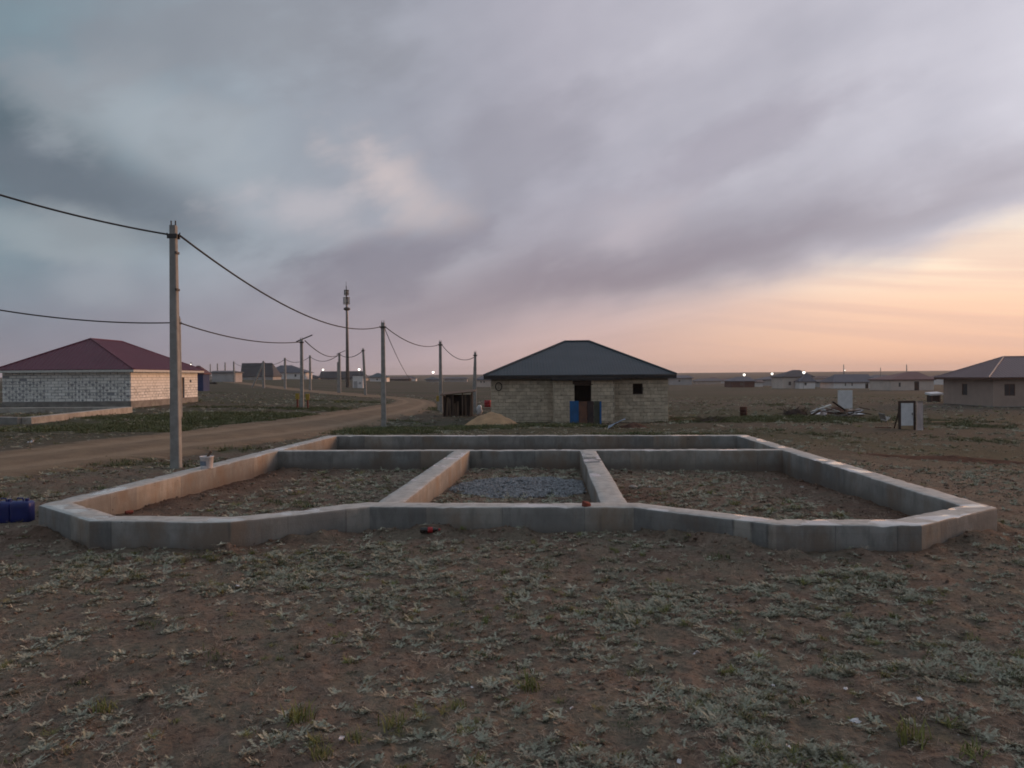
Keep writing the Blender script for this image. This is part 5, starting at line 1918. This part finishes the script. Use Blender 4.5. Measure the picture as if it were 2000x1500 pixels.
# ------------------------------------------------------------------ ground cover
def leaf_mat(name, c1, c2, c3):
    m = bpy.data.materials.new(name)
    m.use_nodes = True
    k = N(m.node_tree)
    p = k.n('ShaderNodeBsdfPrincipled')
    o = k.n('ShaderNodeOutputMaterial')
    k.t.links.new(p.outputs[0], o.inputs[0])
    oi = k.n('ShaderNodeObjectInfo').outputs['Random']
    col = k.ramp(oi, [(0.0, c1), (0.45, c2), (0.8, c3), (1.0, c1)])
    nf = k.noise(k.n('ShaderNodeNewGeometry').outputs['Position'], 60, 2, 0.5)
    col = k.mix(k.step(nf, 0.4, 0.7, 0, 0.45), col, tuple(x * .5 for x in c2[:3]) + (1,))
    k.set(p.inputs['Base Color'], col)
    p.inputs['Roughness'].default_value = 0.9
    p.inputs['Specular IOR Level'].default_value = 0.15
    return m


ML_GREY = leaf_mat('wormwood_leaf', c(0.43, 0.425, 0.34), c(0.31, 0.32, 0.25), c(0.42, 0.385, 0.305))
ML_DRY = leaf_mat('dry_stem', c(0.34, 0.26, 0.20), c(0.24, 0.175, 0.135), c(0.38, 0.32, 0.25))
ML_GRASS = leaf_mat('green_grass_blade', c(0.095, 0.115, 0.050), c(0.12, 0.125, 0.065), c(0.08, 0.10, 0.05))
ML_YEL = leaf_mat('yellow_green_blade', c(0.20, 0.20, 0.07), c(0.15, 0.17, 0.06), c(0.22, 0.19, 0.08))


def rosette(seed, material, stems=18, L=(.06, .13), el_=(8, 62), leaf=.011, n=6, name='tuft'):
    r = random.Random(seed)
    b = MB()
    for _ in range(stems):
        a, e = r.uniform(0, 6.283), R(r.uniform(*el_))
        ln = r.uniform(*L)
        o = Vector((r.gauss(0, .025), r.gauss(0, .025), -.01))
        dv_ = Vector((math.cos(a) * math.cos(e), math.sin(a) * math.cos(e), math.sin(e)))
        sd = Vector((-math.sin(a), math.cos(a), 0))
        for k_ in range(n):
            t = (k_ + .6) / n
            p = o + dv_ * ln * t + Vector((0, 0, -.25 * ln * t * t))
            for s_ in (-1, 1):
                lw = leaf * r.uniform(.7, 1.4)
                tip = p + sd * s_ * lw * 1.9 + dv_ * lw * r.uniform(.2, 1.6) + Vector((0, 0, r.uniform(-.3, .8) * lw))
                b.quad(p - dv_ * lw * .5, tip, p + dv_ * lw * .6 + Vector((0, 0, lw * .3)))
        b.quad(o - sd * .002, o + sd * .002, o + dv_ * ln + Vector((0, 0, -.25 * ln)))
    return b.mesh(name, material)


def blades(seed, material, n=36, L=(.08, .2), wd=.006, spread=.05, lean=(45, 88), name='tuft'):
    r = random.Random(seed)
    b = MB()
    for _ in range(n):
        a, e = r.uniform(0, 6.283), R(r.uniform(*lean))
        ln = r.uniform(*L)
        o = Vector((r.gauss(0, spread), r.gauss(0, spread), -.01))
        dv_ = Vector((math.cos(a) * math.cos(e), math.sin(a) * math.cos(e), math.sin(e)))
        sd = Vector((-math.sin(a), math.cos(a), 0)) * wd * r.uniform(.7, 1.3)
        m_ = o + dv_ * ln * .55
        t = o + dv_ * ln + Vector((math.cos(a), math.sin(a), -.5)) * ln * r.uniform(.05, .3)
        b.quad(o - sd, o + sd, m_ + sd * .7, m_ - sd * .7)
        b.quad(m_ - sd * .7, m_ + sd * .7, t)
    return b.mesh(name, material)


M_CLOD = mat('soil_clod', c(0.16, 0.11, 0.084), c(0.11, 0.078, 0.06), 12, .98, .5, 60, rand=.25)
srcs = bpy.data.collections.new('cover_sources')
_src = [('a_wormwood', rosette(1, ML_GREY, 24, (.05, .13), (6, 55), .0088, 9)), ('b_wormwood', rosette(2, ML_GREY, 30, (.03, .09), (12, 80), .008, 8)), ('c_wormwood', rosette(3, ML_GREY, 15, (.08, .17), (4, 40), .0098, 10)),
        ('d_wormwood', rosette(4, ML_GREY, 38, (.04, .12), (8, 65), .0075, 8)),
        ('e_dry', rosette(5, ML_DRY, 14, (.05, .13), (5, 50), .008)), ('f_dry', blades(6, ML_DRY, 18, (.05, .16), .0035, .04, (10, 75))),
        ('g_grass', blades(7, ML_GRASS, 40, (.06, .16), .006, .07, (40, 85))), ('h_grass', blades(8, ML_GRASS, 50, (.05, .12), .007, .09, (30, 80))),
        ('i_yellow', blades(9, ML_YEL, 40, (.07, .17), .005, .05, (35, 85))),
        ('j_clod', pebble_mesh('clod', M_CLOD, 21, .55)), ('k_clod', pebble_mesh('clod', M_CLOD, 22, .6)),
        ('l_pebble', pebble_mesh('pebble', M_PALEROCK, 23)), ('m_gravel', pebble_mesh('gravel', mat('gravel_stone', c(0.235, 0.245, 0.26), c(0.165, 0.172, 0.185), 9, .9, rand=.3), 24, .7))]
for nm, me in _src:
    srcs.objects.link(bpy.data.objects.new(nm, me))


def scatter(name, pts, idx, rot, scl, label, cat, tilt=0.2):
    me = bpy.data.meshes.new(name)
    me.from_pydata([tuple(p) for p in pts], [], [])
    n = len(pts)
    rv = np.zeros((n, 3), np.float32)
    rv[:, 0], rv[:, 1], rv[:, 2] = rng.normal(0, tilt, n), rng.normal(0, tilt, n), rot
    me.attributes.new('rv', 'FLOAT_VECTOR', 'POINT').data.foreach_set('vector', rv.ravel())
    me.attributes.new('sv', 'FLOAT_VECTOR', 'POINT').data.foreach_set('vector', np.asarray(scl, np.float32).ravel())
    me.attributes.new('pick', 'INT', 'POINT').data.foreach_set('value', np.asarray(idx, np.int32))
    o = bpy.data.objects.new(name, me)
    COL.objects.link(o)
    ng = bpy.data.node_groups.new(name, 'GeometryNodeTree')
    ng.interface.new_socket('Geometry', in_out='INPUT', socket_type='NodeSocketGeometry')
    ng.interface.new_socket('Geometry', in_out='OUTPUT', socket_type='NodeSocketGeometry')
    gi, go = ng.nodes.new('NodeGroupInput'), ng.nodes.new('NodeGroupOutput')
    ci = ng.nodes.new('GeometryNodeCollectionInfo')
    ci.inputs['Collection'].default_value = srcs
    ci.inputs['Separate Children'].default_value = True
    ci.inputs['Reset Children'].default_value = True
    ip = ng.nodes.new('GeometryNodeInstanceOnPoints')
    ip.inputs['Pick Instance'].default_value = True

    def attr(nm, ty):
        a = ng.nodes.new('GeometryNodeInputNamedAttribute')
        a.data_type = ty
        a.inputs[0].default_value = nm
        return a.outputs[0]
    e2r = ng.nodes.new('FunctionNodeEulerToRotation')
    ng.links.new(attr('rv', 'FLOAT_VECTOR'), e2r.inputs[0])
    ng.links.new(gi.outputs[0], ip.inputs['Points'])
    ng.links.new(ci.outputs[0], ip.inputs['Instance'])
    ng.links.new(attr('pick', 'INT'), ip.inputs['Instance Index'])
    ng.links.new(e2r.outputs[0], ip.inputs['Rotation'])
    ng.links.new(attr('sv', 'FLOAT_VECTOR'), ip.inputs['Scale'])
    ng.links.new(ip.outputs[0], go.inputs[0])
    md_ = o.modifiers.new('scatter', 'NODES')
    md_.node_group = ng
    tag(o, label, cat, kind='stuff')
    return o


CW = []
for fa, na_ in (((904, 879), (774, 973)), ((1148, 879), (1198, 978))):
    CW.append([tuple(at_z(*na_, ZT).xy), tuple(at_z(*fa, ZT).xy)])


def wedge(n, d0, d1, p=1.0, half=0.72):
    """random plan points in the view wedge and a little beyond it"""
    u = rng.random(n)
    d = (d0 ** (2 * p) + u * (d1 ** (2 * p) - d0 ** (2 * p))) ** (0.5 / p)
    return d * rng.uniform(-half, half, n) * 1.06, d


def off_walls(x, y, m=0.04):
    so = poly_sd(x, y, OUT)
    si = poly_sd(x, y, INN)
    ok = (so < -m) | (si > m)
    for q_ in CW:
        ok &= seg_dist(x, y, q_) > 0.27 + m
    ok &= seg_dist(x, y, [tuple(ml + nv / 2), tuple(mr + nv / 2)]) > 0.24 + m
    return ok, si


def clump(x, y):
    a = fbm(x * 0.75 + 40, y * 0.75 + 11, 3)
    b = fbm(x * 3.4 + 7, y * 3.4 + 3, 3)
    return sst(a * 0.40 + b * 0.60, 0.45, 0.66)


def h_many(x, y):
    return h(x, y)


# low grey plants and dry stems, thick near the viewer and thinning with distance
X_, Y_, I_, S_ = [], [], [], []
for n, d0, d1, p_, smin, smax in ((95000, 4.2, 13.0, 0.75, .16, .70), (52000, 13.0, 42.0, 0.5, .4, 1.05), (26000, 42.0, 115.0, 0.5, 1.0, 2.3)):
    x, y = wedge(n, d0, d1, p_)
    ok, si = off_walls(x, y)
    ok &= seg_dist(x, y, ROADXY) > 2.3
    pr = (clump(x, y) * 0.95 + 0.05) * (.16 + .84 * sst(fbm(x * .33 + 21, y * .5 + 4, 3), .40, .60))
    ins = si > 0
    pr = np.where(ins, np.maximum(pr, .42) * sst(si + .9 * (fbm(x * .9 + 2, y * .9, 2) - .5), .6, 1.9), pr * (.15 + .85 * sst(-poly_sd(x, y, OUT), .08, .6)))
    for (px, py, rx_, ry_, v) in DUGS:
        q_ = gpt(px, py)
        pr = pr * (1 - .9 * v * np.exp(-((x - q_.x) / rx_) ** 2 - ((y - q_.y) / ry_) ** 2))
    ok &= rng.random(n) < pr
    x, y = x[ok], y[ok]
    u = rng.random(len(x))
    mixn = fbm(x * .35 + 3, y * .35 + 8, 2)
    idx = np.where(u < .66 + .5 * (mixn - .5), rng.integers(0, 4, len(x)), np.where(u < .95, rng.integers(4, 6, len(x)), np.where(u < .985, 8, 7)))
    X_.append(x), Y_.append(y), I_.append(idx), S_.append(rng.uniform(smin, smax, len(x)) * (0.75 + 0.6 * fbm(x * 2 + 5, y * 2, 2)))
x, y, idx, sc_ = map(np.concatenate, (X_, Y_, I_, S_))
z = h(x, y)
scatter('wormwood_cover', np.stack([x, y, z], -1), idx, rng.uniform(0, 6.28, len(x)), np.stack([sc_, sc_, sc_ * rng.uniform(.45, .95, len(x))], -1),
        'low grey green wormwood and dry stems covering the soil', 'ground cover')

# bits of dead stem lying flat
x, y = wedge(16000, 4.2, 20.0, 0.65)
ok, si = off_walls(x, y)
ok &= rng.random(len(x)) < .25 + .6 * sst(fbm(x * 1.1 + 60, y * 1.1, 3), .4, .65)
x, y = x[ok], y[ok]
sc_ = rng.uniform(.3, .9, len(x))
scatter('dead_stems', np.stack([x, y, h(x, y) - .005], -1), np.full(len(x), 5), rng.uniform(0, 6.28, len(x)), np.stack([sc_, sc_, sc_ * .35], -1), 'dead straw coloured stems lying on the soil', 'dry stems', .2)

# crumbs of soil and pale grit
x, y = wedge(26000, 4.2, 24.0, 0.6)
ok, si = off_walls(x, y, 0.0)
ok &= rng.random(len(x)) < np.where(si > 0, .9, .35 + .5 * np.exp(-np.abs(poly_sd(x, y, OUT)) / .5))
x, y = x[ok], y[ok]
u = rng.random(len(x))
idx = np.where(u < .955, rng.integers(9, 11, len(x)), 11)
sc_ = rng.lognormal(math.log(.008), .5, len(x)) * np.where(idx == 11, .7, 1.0)
sc_ = np.clip(sc_ * (1 + y / 25), .004, .07)
scatter('soil_crumbs', np.stack([x, y, h(x, y) + sc_ * .2], -1), idx, rng.uniform(0, 6.28, len(x)), np.stack([sc_, sc_ * .85, sc_], -1), 'clods of brown soil and pale grit strewn about', 'soil clods', .4)

# greener grass by the road, the stone house and the rubbish
x, y = wedge(60000, 8, 85, 0.6)
g_, dg_, _f_ = cover(x, y)
ok, si = off_walls(x, y)
ok &= (rng.random(len(x)) < sst(g_ + .5 * (fbm(x * .7, y * .7, 3) - .5), .28, .8)) & (seg_dist(x, y, ROADXY) > 2.3)
ok &= ~((x > hx0 - .1) & (x < hx1 + .1) & (y > hy0 - .1) & (y < hy0 + hD)) & ~((x > vx0) & (x < vx1) & (y > vy - .1) & (y < hy0))
x, y = x[ok][:16000], y[ok][:16000]
sc_ = rng.uniform(.5, 1.25, len(x)) * (1 + y / 110)
scatter('green_grass', np.stack([x, y, h(x, y)], -1), rng.integers(6, 8, len(x)), rng.uniform(0, 6.28, len(x)), np.stack([sc_ * 1.3, sc_ * 1.3, sc_], -1), 'short green grass along the road and round the stone house', 'grass', .1)

# a few tall yellow green tufts one can pick out
tm = [blades(31, ML_YEL, 60, (.09, .2), .005, .05, (40, 88)), blades(32, ML_YEL, 46, (.07, .15), .005, .045, (30, 85))]
for k_, (px, py, s_, lab) in enumerate(((578, 1415, 1.0, 'yellow green grass tuft left of bottom centre'), (770, 1425, .95, 'wide yellow green grass tuft below the middle of the left cell'), (205, 1388, .75, 'small green tuft low at the left'),
                                        (893, 1388, .7, 'bright green tuft right of the wide yellow one'), (1030, 1345, .9, 'tall pale tuft below the middle cell'), (690, 1452, .75, 'yellow green tuft at the bottom edge beside a white scrap'),
                                        (1780, 1445, 1.1, 'broad yellow green tuft at the lower right'), (1900, 1480, .9, 'yellow green tuft in the lower right corner'), (630, 1485, .7, 'small tuft cut close to the bottom edge'))):
    q = gpt(px, py)
    o = bpy.data.objects.new('grass_tuft', tm[k_ % 2])
    COL.objects.link(o)
    o.location = (q.x, q.y, hz(q.x, q.y))
    o.scale = (s_, s_, s_)
    o.rotation_euler = (0, 0, k_ * 1.1)
    tag(o, lab, 'grass tuft', 'yellow green tufts in the foreground')

# gravel spread in the middle cell
gq = gpt(1025, 942)
gr = mound('gravel_bed', 1025, 942, 1.7, 1.75, .16, M_GRAVEL, 'low grey gravel bed in the middle foundation cell', 'gravel', rough=.3, kind='stuff', bumps=3)
a, r_ = rng.uniform(0, 6.283, 5200), np.sqrt(rng.random(5200)) * 1.02
x, y = gq.x + 1.7 * r_ * np.cos(a), gq.y + 1.75 * r_ * np.sin(a)
ok, si = off_walls(x, y, 0.03)
ok &= seg_dist(x, y, [(gq.x - 9, gq.y + 9), (gq.x - 8, gq.y + 9)]) > 0
x, y, r_ = x[ok], y[ok], r_[ok]
sc_ = rng.uniform(.016, .042, len(x))
scatter('gravel_stones', np.stack([x, y, h(x, y) + .15 * (1 - r_) ** .9 + .005], -1), np.full(len(x), 12), rng.uniform(0, 6.28, len(x)), np.stack([sc_, sc_ * .8, sc_], -1), 'crushed grey stones on the gravel bed', 'gravel', .6)

# ------------------------------------------------------------------ evening haze over the plain
hb = MB().span(-4400, 4400, -4400, 4400, -6.0, 46.0)
hm = bpy.data.materials.new('evening_haze')
hm.use_nodes = True
k = N(hm.node_tree)
pv = k.n('ShaderNodeVolumePrincipled')
pv.inputs['Color'].default_value = (0.92, 0.90, 0.93, 1)
pv.inputs['Density'].default_value = 0.0002
pv.inputs['Anisotropy'].default_value = 0.2
ho = k.n('ShaderNodeOutputMaterial')
k.t.links.new(pv.outputs[0], ho.inputs['Volume'])
haze = hb.build('haze', hm)
tag(haze, 'thin evening haze over the whole plain', 'haze', kind='stuff')
